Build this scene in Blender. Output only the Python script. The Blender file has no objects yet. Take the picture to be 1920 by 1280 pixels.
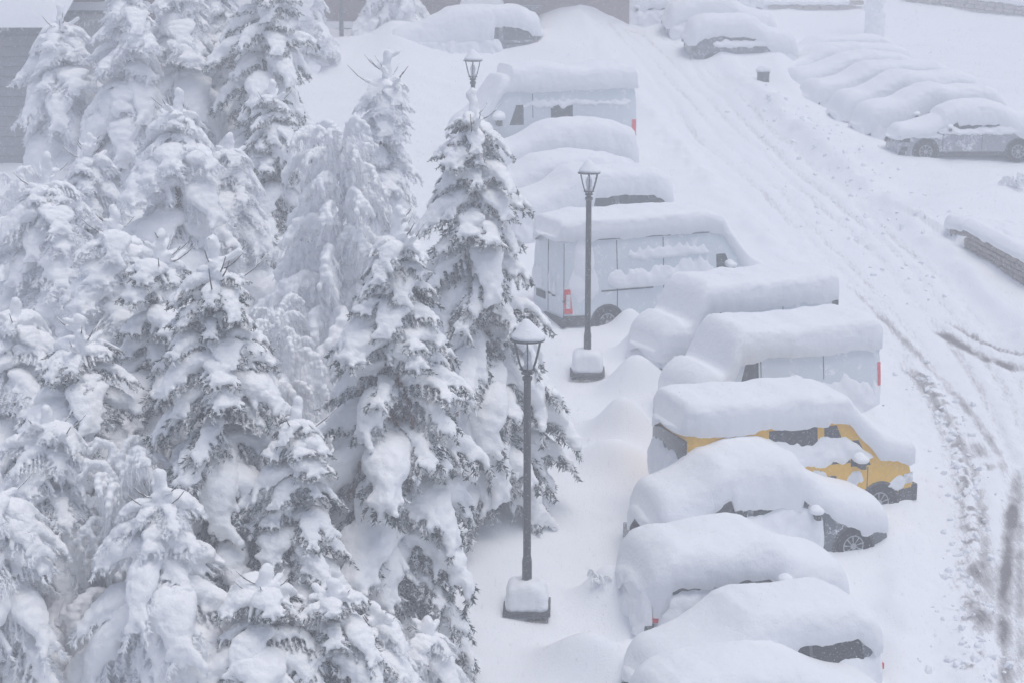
import bpy, bmesh, math, random
import numpy as np
from mathutils import Vector, Matrix

S = bpy.context.scene
C = S.collection
rad = math.radians

# ------------------------------------------------------------------ camera, sky, sun, exposure
F_PX = 3400.0                      # focal length in pixels of a 1920 wide frame
SLOPE = rad(10.5)                  # the parking area climbs away from the camera
PITCH = math.atan(1430 / F_PX) - SLOPE
CAM_Z = 16.84
cam = bpy.data.cameras.new('camera')
cam.sensor_width = 36.0
cam.lens = F_PX / 1920 * 36
cam.clip_start = 0.5
cam.clip_end = 1500
cam.dof.use_dof = True
cam.dof.focus_distance = 36.0
cam.dof.aperture_fstop = 2.8
camo = bpy.data.objects.new('camera', cam)
camo.location = (0, 0, CAM_Z)
camo.rotation_euler = (rad(90) - PITCH, 0, 0)
C.objects.link(camo)
S.camera = camo

SUN_EL, SUN_AZ = rad(75), rad(115)   # azimuth clockwise from +Y
world = bpy.data.worlds.new('World')
S.world = world
world.use_nodes = True
nt = world.node_tree
sky = nt.nodes.new('ShaderNodeTexSky')
sky.sky_type = 'NISHITA'
sky.sun_disc = False
sky.sun_elevation = SUN_EL
sky.sun_rotation = SUN_AZ
sky.air_density = 1.0
sky.dust_density = 2.0
sky.ozone_density = 1.0
nt.links.new(sky.outputs[0], nt.nodes['Background'].inputs[0])
nt.nodes['Background'].inputs[1].default_value = 0.10
sun = bpy.data.lights.new('sun', 'SUN')
sun.energy = 1.5
sun.angle = rad(40)
sun.color = (1.0, 0.975, 0.95)
suno = bpy.data.objects.new('sun', sun)
sd = Vector((math.sin(SUN_AZ) * math.cos(SUN_EL), math.cos(SUN_AZ) * math.cos(SUN_EL), math.sin(SUN_EL)))
suno.rotation_euler = sd.to_track_quat('Z', 'Y').to_euler()
suno.location = (20, -20, 60)
C.objects.link(suno)
S.view_settings.view_transform = 'Standard'
S.view_settings.look = 'None'
S.view_settings.gamma = 1
S.view_settings.use_curve_mapping = False
S.view_settings.exposure = 0.24
S.cycles.use_denoising = True
S.cycles.max_bounces = 12
S.cycles.diffuse_bounces = 8
S.cycles.volume_bounces = 3
S.cycles.transparent_max_bounces = 8

# ------------------------------------------------------------------ projection helpers (to find real ground points)
cp, sp = math.cos(PITCH), math.sin(PITCH)
TS = math.tan(SLOPE)


def unproj(px, py):
    """the point of the sloping ground plane seen at a pixel of the 1920x1280 photograph"""
    u, v = (px - 960) / F_PX, (640 - py) / F_PX
    d = (u, cp + v * sp, -sp + v * cp)
    t = CAM_Z / (TS * d[1] - d[2])
    return Vector((t * d[0], t * d[1], CAM_Z + t * d[2]))


def proj(p):
    z = p[2] - CAM_Z
    d = p[1] * cp - z * sp
    return 960 + F_PX * p[0] / d, 640 - F_PX * (p[1] * sp + z * cp) / d, F_PX / d


def height_for(p, py):
    """height above p at which a vertical reaches image row py"""
    lo, hi = 0.0, 40.0
    for _ in range(40):
        m = (lo + hi) / 2
        if proj((p[0], p[1], p[2] + m))[1] > py:
            lo = m
        else:
            hi = m
    return lo


# ------------------------------------------------------------------ noise (numpy value noise)
def _hash(i, j, k, seed):
    h = (i * 374761393 + j * 668265263 + k * 2147483647 + seed * 974634777) & 0xFFFFFFFF
    h = ((h ^ (h >> 13)) * 1274126177) & 0xFFFFFFFF
    h = h ^ (h >> 16)
    return (h & 0xFFFFFF) / float(0xFFFFFF) * 2 - 1


def vnoise(x, y, z=0.0, seed=0):
    x, y, z = np.broadcast_arrays(np.asarray(x, float), np.asarray(y, float), np.asarray(z, float))
    xi, yi, zi = np.floor(x).astype(np.int64), np.floor(y).astype(np.int64), np.floor(z).astype(np.int64)
    fx, fy, fz = x - xi, y - yi, z - zi
    fx, fy, fz = [t * t * t * (t * (t * 6 - 15) + 10) for t in (fx, fy, fz)]
    r = 0
    for a in (0, 1):
        for b in (0, 1):
            for c in (0, 1):
                w = (fx if a else 1 - fx) * (fy if b else 1 - fy) * (fz if c else 1 - fz)
                r = r + w * _hash(xi + a, yi + b, zi + c, seed)
    return r


def fbm(x, y, z=0.0, seed=0, o=3):
    r, a, f = 0, 1.0, 1.0
    for i in range(o):
        r = r + a * vnoise(np.asarray(x) * f, np.asarray(y) * f, np.asarray(z) * f, seed + i * 17)
        a *= 0.5
        f *= 2.03
    return r


def sstep(a, b, x):
    t = np.clip((np.asarray(x, float) - a) / (b - a), 0, 1)
    return t * t * (3 - 2 * t)


# ------------------------------------------------------------------ materials
def new_mat(name):
    m = bpy.data.materials.new(name)
    m.use_nodes = True
    n = m.node_tree
    return m, n, n.nodes['Principled BSDF']


def ramp(n, fac, stops):
    r = n.nodes.new('ShaderNodeValToRGB')
    n.links.new(fac, r.inputs[0])
    e = r.color_ramp.elements
    while len(e) < len(stops):
        e.new(0.5)
    for k, (p, c) in enumerate(stops):
        e[k].position = p
        e[k].color = (c[0], c[1], c[2], 1)
    return r


def tex_noise(n, scale, detail=3, rough=0.5, coord='Object'):
    tc = n.nodes.new('ShaderNodeTexCoord')
    t = n.nodes.new('ShaderNodeTexNoise')
    t.inputs['Scale'].default_value = scale
    t.inputs['Detail'].default_value = detail
    t.inputs['Roughness'].default_value = rough
    n.links.new(tc.outputs[coord], t.inputs['Vector'])
    return t


def bump(n, b, h, strength, dist):
    bp = n.nodes.new('ShaderNodeBump')
    bp.inputs['Strength'].default_value = strength
    bp.inputs['Distance'].default_value = dist
    n.links.new(h, bp.inputs['Height'])
    n.links.new(bp.outputs[0], b.inputs['Normal'])


def plain(name, col, rough=0.6, metal=0.0, var=0.12, scale=6.0, spec=0.5, bstr=0.0):
    m, n, b = new_mat(name)
    t = tex_noise(n, scale, 4)
    r = ramp(n, t.outputs['Fac'], [(0.3, [c * (1 - var) for c in col]), (0.7, [min(1, c * (1 + var)) for c in col])])
    n.links.new(r.outputs[0], b.inputs['Base Color'])
    b.inputs['Roughness'].default_value = rough
    b.inputs['Metallic'].default_value = metal
    b.inputs['Specular IOR Level'].default_value = spec
    if bstr:
        bump(n, b, t.outputs['Fac'], bstr, 0.02)
    return m


def frosted(name, col, rough=0.5, amount=0.5, scale=36.0, spec=0.5, snowcol=(0.90, 0.91, 0.93), upward=0.0):
    """a surface with rime and wind-blown snow sticking to it in specks"""
    m, n, b = new_mat(name)
    t1 = tex_noise(n, scale, 6, 0.65)
    t2 = tex_noise(n, scale * 7, 3, 0.6)
    ad = n.nodes.new('ShaderNodeMath')
    ad.operation = 'MULTIPLY_ADD'
    n.links.new(t2.outputs['Fac'], ad.inputs[0])
    ad.inputs[1].default_value = 0.6
    n.links.new(t1.outputs['Fac'], ad.inputs[2])
    src = ad.outputs[0]
    if upward:
        g = n.nodes.new('ShaderNodeNewGeometry')
        sx = n.nodes.new('ShaderNodeSeparateXYZ')
        n.links.new(g.outputs['Normal'], sx.inputs[0])
        a2 = n.nodes.new('ShaderNodeMath')
        a2.operation = 'MULTIPLY_ADD'
        n.links.new(sx.outputs['Z'], a2.inputs[0])
        a2.inputs[1].default_value = upward
        n.links.new(src, a2.inputs[2])
        src = a2.outputs[0]
    c = 1.15 - amount * 0.6
    r = ramp(n, src, [(max(0.0, c - 0.12), col), (min(1.0, c + 0.12), snowcol)])
    n.links.new(r.outputs[0], b.inputs['Base Color'])
    b.inputs['Roughness'].default_value = rough
    b.inputs['Specular IOR Level'].default_value = spec
    return m


def snow_mat(name, col=(0.87, 0.885, 0.91), fine=34.0, glow=0.0):
    m, n, b = new_mat(name)
    t = tex_noise(n, fine, 3, 0.6)
    t2 = tex_noise(n, 5.0, 3, 0.5)
    mx = n.nodes.new('ShaderNodeMath')
    mx.operation = 'MULTIPLY_ADD'
    n.links.new(t2.outputs['Fac'], mx.inputs[0])
    mx.inputs[1].default_value = 3.0
    n.links.new(t.outputs['Fac'], mx.inputs[2])
    b.inputs['Base Color'].default_value = (*col, 1)
    b.inputs['Roughness'].default_value = 0.85
    b.inputs['Specular IOR Level'].default_value = 0.15
    bump(n, b, mx.outputs[0], 0.5, 0.022)
    if glow:  # thin loads of snow let daylight through
        tr = n.nodes.new('ShaderNodeBsdfTranslucent')
        tr.inputs[0].default_value = (*col, 1)
        ms = n.nodes.new('ShaderNodeMixShader')
        ms.inputs[0].default_value = glow
        n.links.new(b.outputs[0], ms.inputs[1])
        n.links.new(tr.outputs[0], ms.inputs[2])
        n.links.new(ms.outputs[0], n.nodes['Material Output'].inputs['Surface'])
    return m


M = {}
M['snow'] = snow_mat('fresh_snow')
M['bough_snow'] = snow_mat('bough_snow', (0.95, 0.955, 0.965), 40.0)
M['needle'] = frosted('spruce_needles', (0.035, 0.055, 0.045), 0.75, 0.34, 9.0, 0.15, upward=0.28)
M['rust'] = plain('rusty_needles', (0.16, 0.065, 0.04), 0.9, 0, .3, 9.0, .1)
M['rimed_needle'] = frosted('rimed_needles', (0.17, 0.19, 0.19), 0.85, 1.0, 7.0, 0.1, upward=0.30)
M['bark'] = frosted('spruce_bark', (0.07, 0.05, 0.04), 0.9, 0.35, 8.0, 0.1, upward=0.3)
M['birch'] = frosted('rimed_twigs', (0.24, 0.20, 0.205), 0.9, 0.95, 7.0, 0.1, upward=0.35)
M['white_paint'] = frosted('white_van_paint', (0.66, 0.72, 0.76), 0.35, 0.25, 4.0)
M['yellow_paint'] = plain('yellow_van_paint', (0.84, 0.47, 0.0), 0.4, 0, .08, 12.0)
M['silver_paint'] = frosted('silver_car_paint', (0.30, 0.31, 0.34), 0.35, 0.35, 5.0)
M['grey_paint'] = frosted('grey_car_paint', (0.12, 0.13, 0.15), 0.35, 0.3, 6.0)
M['pale_paint'] = frosted('pale_car_paint', (0.55, 0.58, 0.62), 0.35, 0.4, 6.0)
M['glass'] = frosted('dark_window_glass', (0.025, 0.03, 0.035), 0.12, 0.20, 40.0)
M['plastic'] = frosted('black_plastic', (0.03, 0.032, 0.036), 0.6, 0.22, 40.0)
M['tyre'] = frosted('tyre_rubber', (0.022, 0.022, 0.024), 0.85, 0.12, 40.0, 0.2)
M['rim'] = frosted('alloy_rim', (0.35, 0.36, 0.38), 0.4, 0.3, 40.0)
M['red_lens'] = frosted('red_tail_light', (0.72, 0.02, 0.03), 0.25, 0.15, 40.0)
M['clear_lens'] = frosted('clear_lens', (0.6, 0.62, 0.65), 0.2, 0.5, 12.0)
M['seam'] = plain('door_gap', (0.05, 0.055, 0.06), 0.7)
M['iron'] = frosted('painted_iron', (0.03, 0.032, 0.036), 0.5, 0.14, 45.0)
M['stone'] = frosted('planter_stone', (0.26, 0.23, 0.19), 0.9, 0.32, 9.0, 0.1)
M['rock'] = frosted('wall_stone', (0.27, 0.225, 0.19), 0.9, 0.30, 9.0, 0.1)
M['wall_brown'] = plain('brown_render', (0.24, 0.165, 0.16), 0.9, 0, .12, 3.0, .1)
M['wall_grey'] = plain('grey_timber_wall', (0.28, 0.28, 0.30), 0.9, 0, .12, 3.0, .1)
M['eave'] = frosted('eave_board', (0.15, 0.15, 0.16), 0.8, 0.3, 5.0, 0.1)


# ------------------------------------------------------------------ mesh helpers
def link(name, me, parent=None):
    o = bpy.data.objects.new(name, me)
    C.objects.link(o)
    if parent is not None:
        o.parent = parent
    return o


def mesh(name, V, Fc, mats, smooth=True, idx=None, sharp=None):
    me = bpy.data.meshes.new(name)
    me.from_pydata([tuple(v) for v in V], [], [tuple(f) for f in Fc])
    for m in (mats if isinstance(mats, (list, tuple)) else [mats]):
        me.materials.append(m)
    if smooth:
        me.polygons.foreach_set('use_smooth', [True] * len(me.polygons))
    if idx is not None:
        me.polygons.foreach_set('material_index', idx)
    if sharp:
        me.set_sharp_from_angle(angle=rad(sharp))
    me.update()
    return me


def part(name, V, Fc, mat, parent=None, smooth=True, sharp=None):
    return link(name, mesh(name, V, Fc, mat, smooth, None, sharp), parent)


def thing(name, label, cat, loc=(0, 0, 0), rotz=0.0, group=None):
    o = bpy.data.objects.new(name, None)
    C.objects.link(o)
    o.empty_display_size = 0.3
    o.location = loc
    o.rotation_euler = (0, 0, rotz)
    o['label'] = label
    o['category'] = cat
    if group:
        o['group'] = group
    return o


def structure(o):
    o['kind'] = 'structure'
    return o


def grid_faces(n, m, close_n=False, close_m=False):
    Fc = []
    for i in range(n if close_n else n - 1):
        for j in range(m if close_m else m - 1):
            i2, j2 = (i + 1) % n, (j + 1) % m
            Fc.append((i * m + j, i2 * m + j, i2 * m + j2, i * m + j2))
    return Fc


def box(c, s, bev=0.0):
    """a box as vertices and faces, corners chamfered by bev"""
    bm = bmesh.new()
    bmesh.ops.create_cube(bm, size=1)
    for v in bm.verts:
        v.co = Vector((v.co.x * s[0], v.co.y * s[1], v.co.z * s[2]))
    if bev:
        bmesh.ops.bevel(bm, geom=list(bm.edges), offset=bev, segments=2, affect='EDGES', profile=0.6)
    for v in bm.verts:
        v.co += Vector(c)
    bm.verts.index_update()
    V = [v.co.copy() for v in bm.verts]
    Fc = [[v.index for v in f.verts] for f in bm.faces]
    bm.free()
    return V, Fc


def merge(*pieces):
    V, Fc = [], []
    for a, b in pieces:
        k = len(V)
        V += list(a)
        Fc += [[i + k for i in f] for f in b]
    return V, Fc


def tube(pts, r, n=6, cap=True):
    pts = [Vector(p) for p in pts]
    rs = r if isinstance(r, (list, tuple)) else [r] * len(pts)
    V, Fc = [], []
    ref = Vector((0.31, 0.21, 0.93))
    for i, p in enumerate(pts):
        d = (pts[min(i + 1, len(pts) - 1)] - pts[max(i - 1, 0)])
        d = d.normalized() if d.length > 1e-9 else Vector((0, 0, 1))
        if abs(d.dot(ref)) > 0.95:
            ref = Vector((0.9, 0.3, 0.1))
        a = d.cross(ref).normalized()
        b = d.cross(a)
        for k in range(n):
            t = 2 * math.pi * k / n
            V.append(p + (a * math.cos(t) + b * math.sin(t)) * rs[i])
    Fc += [[i * n + k, i * n + (k + 1) % n, (i + 1) * n + (k + 1) % n, (i + 1) * n + k] for i in range(len(pts) - 1) for k in range(n)]
    if cap:
        Fc.append(list(range(n))[::-1])
        Fc.append([(len(pts) - 1) * n + k for k in range(n)])
    return V, Fc


def lathe(prof, n=24, axis='z', c=(0, 0, 0)):
    V, Fc = [], []
    for r, h in prof:
        for k in range(n):
            t = 2 * math.pi * k / n
            q = (r * math.cos(t), r * math.sin(t), h) if axis == 'z' else (r * math.cos(t), h, r * math.sin(t))
            V.append(Vector(q) + Vector(c))
    m = len(prof)
    Fc = [[i * n + k, i * n + (k + 1) % n, (i + 1) * n + (k + 1) % n, (i + 1) * n + k] for i in range(m - 1) for k in range(n)]
    return V, Fc


def blob(balls, voxel, smooth=6, name='snow', mat=None, sub=2):
    """a union of soft balls, remeshed into one smooth drift: balls = (centre, radii)"""
    bm = bmesh.new()
    for c, r in balls:
        if not isinstance(r, (tuple, list)):
            r = (r, r, r)
        mt = Matrix.Translation(Vector(c)) @ Matrix.Diagonal((r[0], r[1], r[2], 1))
        bmesh.ops.create_icosphere(bm, subdivisions=sub, radius=1, matrix=mt)
    me = bpy.data.meshes.new('tmp')
    bm.to_mesh(me)
    bm.free()
    o = bpy.data.objects.new('tmp', me)
    C.objects.link(o)
    md = o.modifiers.new('r', 'REMESH')
    md.mode = 'VOXEL'
    md.voxel_size = voxel
    if smooth:
        ms = o.modifiers.new('s', 'SMOOTH')
        ms.factor = 0.5
        ms.iterations = smooth
    dg = bpy.context.evaluated_depsgraph_get()
    res = bpy.data.meshes.new_from_object(o.evaluated_get(dg))
    bpy.data.objects.remove(o)
    bpy.data.meshes.remove(me)
    res.name = name
    res.materials.clear()
    if mat:
        res.materials.append(mat)
    res.polygons.foreach_set('use_smooth', [True] * len(res.polygons))
    return res


# ------------------------------------------------------------------ where the cars stand (needed by the drifts of the ground)
# name: px, py of a lower corner on the side we see, which image end that is, length, width, yaw, facing, sunk
SPOT = {
    'A': (1690, 1396, 'R', 3.95, 1.70, 20, 'R', 0.25),
    'B': (1655, 1312, 'R', 3.8, 1.75, 18, 'L', 0.25),
    'C': (1596, 1140, 'R', 3.75, 1.75, 18, 'R', 0.36),
    'D': (1668, 1028, 'R', 4.5, 1.80, 16, 'R', 0.10),
    'E': (1716, 944, 'R', 4.8, 1.85, 18, 'R', 0.10),
    'F': (1655, 772, 'R', 4.5, 1.90, 22, 'L', 0.26),
    'G': (1574, 676, 'R', 4.5, 1.90, 22, 'L', 0.28),
    'H': (1060, 634, 'L', 5.5, 2.00, 23, 'R', 0.26),
    'I': (1262, 436, 'R', 4.6, 1.85, 17, 'L', 0.30),
    'J': (1196, 335, 'R', 4.6, 1.80, 15, 'L', 0.28),
    'J2': (1198, 386, 'R', 4.7, 1.80, 16, 'L', 0.32),
    'K': (1195, 292, 'R', 5.6, 2.00, 15, 'L', 0.20),
    'L': (1012, 122, 'R', 5.6, 1.85, 6, 'L', 0.20),
    'L2': (948, 116, 'R', 4.0, 1.70, 14, 'L', 0.30),
    'N': (1296, 122, 'L', 4.0, 1.75, 5, 'R', 0.35),
    'O': (1255, 84, 'L', 4.2, 1.75, 4, 'R', 0.15),
    'O2': (1125, 66, 'L', 4.2, 1.75, 10, 'L', 0.10),
    'O3': (1240, 26, 'L', 4.3, 1.75, 6, 'R', 0.15),
    'S1': (1684, 310, 'L', 4.5, 1.80, 2, 'L', -0.06),
    'S2': (1622, 292, 'L', 4.7, 1.80, 6, 'L', 0.12),
    'S3': (1580, 268, 'L', 4.8, 1.80, 8, 'L', 0.14),
    'S4': (1524, 246, 'L', 5.1, 1.80, 9, 'L', 0.12),
    'S5': (1486, 226, 'L', 4.9, 1.80, 10, 'L', 0.08),
    'S6': (1462, 202, 'L', 5.2, 1.80, 11, 'L', 0.12),
    'S7': (1442, 178, 'L', 5.3, 1.80, 12, 'L', 0.12),
}
POSE = {}
LOT_Y, LOT_RISE = 56.5, 0.072       # the upper right parking row stands on a flatter shelf


def lot_z(y):
    return TS * LOT_Y + LOT_RISE * (y - LOT_Y)


for k, (px, py, end, L, W, yaw, face, sunk) in SPOT.items():
    p = unproj(px, py)
    a = rad(yaw)
    e = Vector((math.cos(a), math.sin(a), 0))
    nrm = Vector((-math.sin(a), math.cos(a), 0))
    mid = p + e * (L / 2 if end == 'L' else -L / 2)
    c = mid + nrm * W / 2
    z = TS * mid.y - sunk
    rz = a if face == 'R' else a + math.pi
    if k in ('S2', 'S3', 'S4', 'S5', 'S6', 'S7'):
        yy = POSE['S1'][0].y - .9 + 2.42 * (int(k[1]) - 1)
        zz = lot_z(yy)
        xx = (px - 960) / F_PX * (yy * cp - (zz - CAM_Z) * sp)
        c = Vector((xx, yy, 0)) + e * L / 2 + nrm * W / 2
        z = lot_z(c.y - .5) - sunk
    POSE[k] = (Vector((c.x, c.y, z)), rz, L, W, -1 if face == 'R' else 1, a)


# ------------------------------------------------------------------ ground
def polyline_dist(X, Y, pts):
    """distance and arc length to a polyline on the ground, for arrays"""
    best = np.full(X.shape, 1e9)
    side = np.zeros(X.shape)
    arc = np.zeros(X.shape)
    s0 = 0.0
    for (ax, ay), (bx, by) in zip(pts[:-1], pts[1:]):
        dx, dy = bx - ax, by - ay
        L = math.hypot(dx, dy)
        t = np.clip(((X - ax) * dx + (Y - ay) * dy) / (L * L), 0, 1)
        qx, qy = X - ax - t * dx, Y - ay - t * dy
        d = np.hypot(qx, qy)
        m = d < best
        best = np.where(m, d, best)
        side = np.where(m, np.sign(qx * dy - qy * dx) * d, side)
        arc = np.where(m, s0 + t * L, arc)
        s0 += L
    return best, side, arc


def gpts(*px):
    return [tuple(unproj(*q)[:2]) for q in px]


def smooth_path(pts, n=12):
    out = []
    P = [pts[0]] + list(pts) + [pts[-1]]
    for i in range(1, len(P) - 2):
        p0, p1, p2, p3 = [np.array(P[i + k]) for k in (-1, 0, 1, 2)]
        for k in range(n):
            t = k / n
            out.append(tuple(0.5 * ((2 * p1) + (-p0 + p2) * t + (2 * p0 - 5 * p1 + 4 * p2 - p3) * t * t + (-p0 + 3 * p1 - 3 * p2 + p3) * t ** 3)))
    out.append(tuple(pts[-1]))
    return out


ROAD = smooth_path(gpts((1960, 1500), (1935, 1250), (1905, 1000), (1850, 800), (1735, 600), (1560, 420), (1400, 270), (1300, 170), (1230, 110), (1190, 80)))
BANK = smooth_path(gpts((1835, 1290), (1818, 1150), (1822, 1000), (1810, 880), (1780, 770), (1720, 690)))
RBANK = smooth_path(gpts((1700, 430), (1600, 330), (1500, 250), (1440, 200)))
LEDGE = smooth_path(gpts((2100, 360), (1920, 330), (1740, 322), (1600, 300), (1500, 250), (1430, 190)))
WALL = gpts((1818, 474), (1985, 565), (2120, 640))
_w = (np.array(WALL[1]) - np.array(WALL[0]))
_q = np.array(gpts((1900, 440))[0]) - np.array(WALL[0])
WALL_SIDE = -1.0 if (_q[0] * _w[1] - _q[1] * _w[0]) > 0 else 1.0
TRACKS = [  # dirty wheel tracks: path, width, strength
    (smooth_path(gpts((1735, 592), (1800, 630), (1860, 660), (1960, 690))), 0.14, 1.0),
    (smooth_path(gpts((1760, 585), (1850, 630), (1960, 672))), 0.06, 0.7),
    (smooth_path(gpts((1690, 655), (1735, 695), (1765, 720))), 0.10, 0.5),
    (smooth_path(gpts((1912, 840), (1902, 920), (1893, 1000), (1886, 1080), (1884, 1180), (1888, 1260))), 0.13, 0.85),
    (smooth_path(gpts((1884, 1180), (1890, 1300), (1900, 1400))), 0.12, 0.45),
    (smooth_path(gpts((1838, 1020), (1840, 1100), (1835, 1190))), 0.26, 0.55),
    (smooth_path(gpts((1822, 800), (1845, 840), (1862, 870))), 0.13, 0.5),
    (smooth_path(gpts((1790, 790), (1830, 850))), 0.22, 0.35),
    (smooth_path(gpts((1640, 610), (1720, 700), (1790, 790), (1835, 900), (1845, 1010), (1840, 1120), (1838, 1290))), 0.10, 0.55),
    (smooth_path(gpts((1560, 500), (1680, 610), (1790, 720), (1870, 830), (1897, 930))), 0.10, 0.42),
    (smooth_path(gpts((1913, 900), (1912, 1050), (1915, 1300))), 0.09, 0.5),
]
MOUNDS = [  # px, py, radius along x and y in metres, height
    (1170, 818, 0.6, 0.5, 0.85), (1150, 872, 0.75, 0.5, 0.60), (1190, 735, 0.6, 0.5, 0.75),
    (1205, 670, 0.5, 0.4, 0.6), (1180, 1135, 1.0, 0.5, 0.42), (1120, 1262, 0.7, 0.4, 0.35), (1060, 690, .9, .5, .12), (1130, 1120, 0.4, 0.35, 0.30),
    (1180, 1235, 0.35, 0.3, 0.30), (1060, 1245, 0.6, 0.4, 0.22), (1100, 1270, 0.8, 0.4, 0.3),
    (905, 1010, 1.6, 1.6, 0.55), (800, 1200, 1.6, 1.6, 0.4),
    (1180, 620, 0.35, 0.3, 0.4), (1090, 665, 0.6, 0.3, 0.1), (1000, 640, 0.5, 0.5, 0.30),
    (1250, 60, 3.5, 5.0, 0.25), (1075, 74, 2.2, 3.5, 1.2), (1040, 122, 3.5, 2.0, 0.45),
    (770, 112, 1.5, 1.0, .45), (700, 124, 2.6, 1.4, .2), (640, 122, 1.6, 1.0, 0.3), (1395, 175, 1.0, 1.0, 0.25),
    (1560, 262, 1.2, 1.2, 0.35), (1630, 300, 0.6, 0.6, 0.25), (1470, 205, 1.2, 1.0, 0.3),
    (1890, 385, 1.5, 1.2, 0.5), (1780, 400, 1.2, 1.0, 0.35), (1420, 100, 3, 2, 0.3),
]


def ground_height(X, Y, detail=True):
    base = np.where(Y < 105, TS * Y, TS * 105 + 3.0 * (1 - np.exp(-(Y - 105) / 20.0)))
    base = base - sstep(9.6, 11.8, X) * (TS - LOT_RISE) * np.clip(Y - LOT_Y, 0, 60) * sstep(104, 86, Y)
    h = base + 0.10 * fbm(X / 4.0, Y / 4.0, 0, 3, 3) + 0.03 * fbm(X / 0.9, Y / 0.9, 0, 9, 2)
    # the embankment under the trees
    h = h + 0.35 * sstep(-1.0, -5.0, X) * (1 + 0.5 * fbm(X / 3.0, Y / 3.0, 0, 21, 2))
    for px, py, rx, ry, hh in MOUNDS:
        p = unproj(px, py)
        h = h + hh * np.exp(-((X - p.x) / rx) ** 2 - ((Y - p.y) / ry) ** 2)
    # drifts round the cars
    for k, (c, rz, L, W, ns, a) in POSE.items():
        dx, dy = X - c.x, Y - c.y
        m = (np.abs(dx) < 6) & (np.abs(dy) < 6)
        u = dx * math.cos(a) + dy * math.sin(a)
        v = -dx * math.sin(a) + dy * math.cos(a)
        d = np.hypot(np.maximum(np.abs(u) - L / 2 + 0.15, 0), np.maximum(np.abs(v) - W / 2 + 0.15, 0))
        h = h + np.where(m, 0.13 * np.exp(-(d / 0.55) ** 2), 0)
    # road: pressed snow with wheel ruts and thrown-up edges
    d, sd_, arc = polyline_dist(X, Y, ROAD)
    on = sstep(2.1, 1.5, d)
    h = h - 0.16 * on
    for off, dep in ((-1.0, 0.07), (-0.45, 0.05), (0.35, 0.06), (0.85, 0.07), (1.35, 0.05)):
        wob = 0.14 * vnoise(arc / 5.0, off * 7.0, 0, 5)
        g = np.exp(-((sd_ - off - wob) / 0.11) ** 2)
        h = h - 1.1 * dep * g * on * (0.75 + 0.35 * vnoise(arc / 6.0, off, 0, 6))
    h = h + 0.03 * on * np.maximum(0, fbm(X / 0.22, Y / 0.3, 0, 61, 2))
    h = h + 0.12 * np.exp(-((d - 2.2) / 0.35) ** 2) * (0.8 + 0.8 * fbm(X / 0.7, Y / 0.7, 0, 31, 2))
    # crumbled bank on the near side and up the far bank
    for path, wid, amp in ((BANK, 0.24, 0.17), (RBANK, 1.1, 0.10)):
        db, _, ab = polyline_dist(X, Y, path)
        k = np.exp(-(db / wid) ** 2)
        n1 = np.abs(vnoise(X / 0.17, Y / 0.17, 0, 41)) + 0.6 * np.abs(vnoise(X / 0.09, Y / 0.09, 0, 43))
        gate = sstep(-0.05, 0.35, vnoise(X / 0.5, Y / 0.5, 0, 47))
        h = h + 0.55 * amp * k * (n1 - 0.35) * (0.2 + 0.8 * gate) + 0.06 * k
    # the bank held up by the stone wall on the right
    dw, sw_, aw = polyline_dist(X, Y, WALL)
    h = h + 0.70 * sstep(0.05, 0.35, -sw_ * WALL_SIDE) * np.exp(-(np.maximum(dw - 1.5, 0) / 2.0) ** 2) * sstep(-0.3, 0.6, aw)
    # shelf the upper row of cars stands on
    dl, sl, al = polyline_dist(X, Y, LEDGE)
    h = h + 0.35 * np.exp(-(dl / 1.0) ** 2) * sstep(6, 8, X) * 0.15
    # footprints
    if detail:
        rng = random.Random(4)
        for px0, py0, px1, py1, n in ((1905, 930, 1915, 760, 12), (1480, 480, 1512, 380, 9), (1230, 250, 1330, 340, 10), (1870, 700, 1800, 560, 10), (1600, 420, 1660, 520, 8)):
            p0, p1 = unproj(px0, py0), unproj(px1, py1)
            for i in range(n):
                t = (i + rng.random() * 0.4) / n
                q = p0.lerp(p1, t)
                qx, qy = q.x + (0.11 if i % 2 else -0.11) + rng.uniform(-.04, .04), q.y
                m = (np.abs(X - qx) < 0.5) & (np.abs(Y - qy) < 0.6)
                h = h - np.where(m, 0.07 * np.exp(-((X - qx) / 0.07) ** 2 - ((Y - qy) / 0.14) ** 2), 0)
    for path, wid, st in TRACKS:
        dt, _, at = polyline_dist(X, Y, path)
        h = h - 0.05 * st * np.exp(-(dt / (wid * 1.3)) ** 2)
    return h


def axis(segs):
    out = [segs[0][0]]
    for a, b, st0, st1 in segs:
        x = a
        while x < b - 1e-6:
            t = (x - a) / (b - a)
            x = min(b, x + st0 + (st1 - st0) * t)
            out.append(x)
    return np.array(out)


xs = axis([(-70, -14, 3.0, 0.5), (-14, -3, 0.5, 0.12), (-3, 12.5, 0.075, 0.075), (12.5, 20, 0.12, 0.5), (20, 70, 0.6, 4)])
ys = axis([(8, 24, 0.6, 0.09), (24, 40, 0.07, 0.08), (40, 60, 0.10, 0.18), (60, 85, 0.2, 0.4), (85, 250, 0.6, 8)])
GX, GY = np.meshgrid(xs, ys)
GH = ground_height(GX, GY)


def gz(x, y):
    """height of the finished snow surface"""
    i = int(np.clip(np.searchsorted(xs, x) - 1, 0, len(xs) - 2))
    j = int(np.clip(np.searchsorted(ys, y) - 1, 0, len(ys) - 2))
    a = min(max((x - xs[i]) / (xs[i + 1] - xs[i]), 0), 1)
    b = min(max((y - ys[j]) / (ys[j + 1] - ys[j]), 0), 1)
    return float((GH[j, i] * (1 - a) + GH[j, i + 1] * a) * (1 - b) + (GH[j + 1, i] * (1 - a) + GH[j + 1, i + 1] * a) * b)


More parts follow.
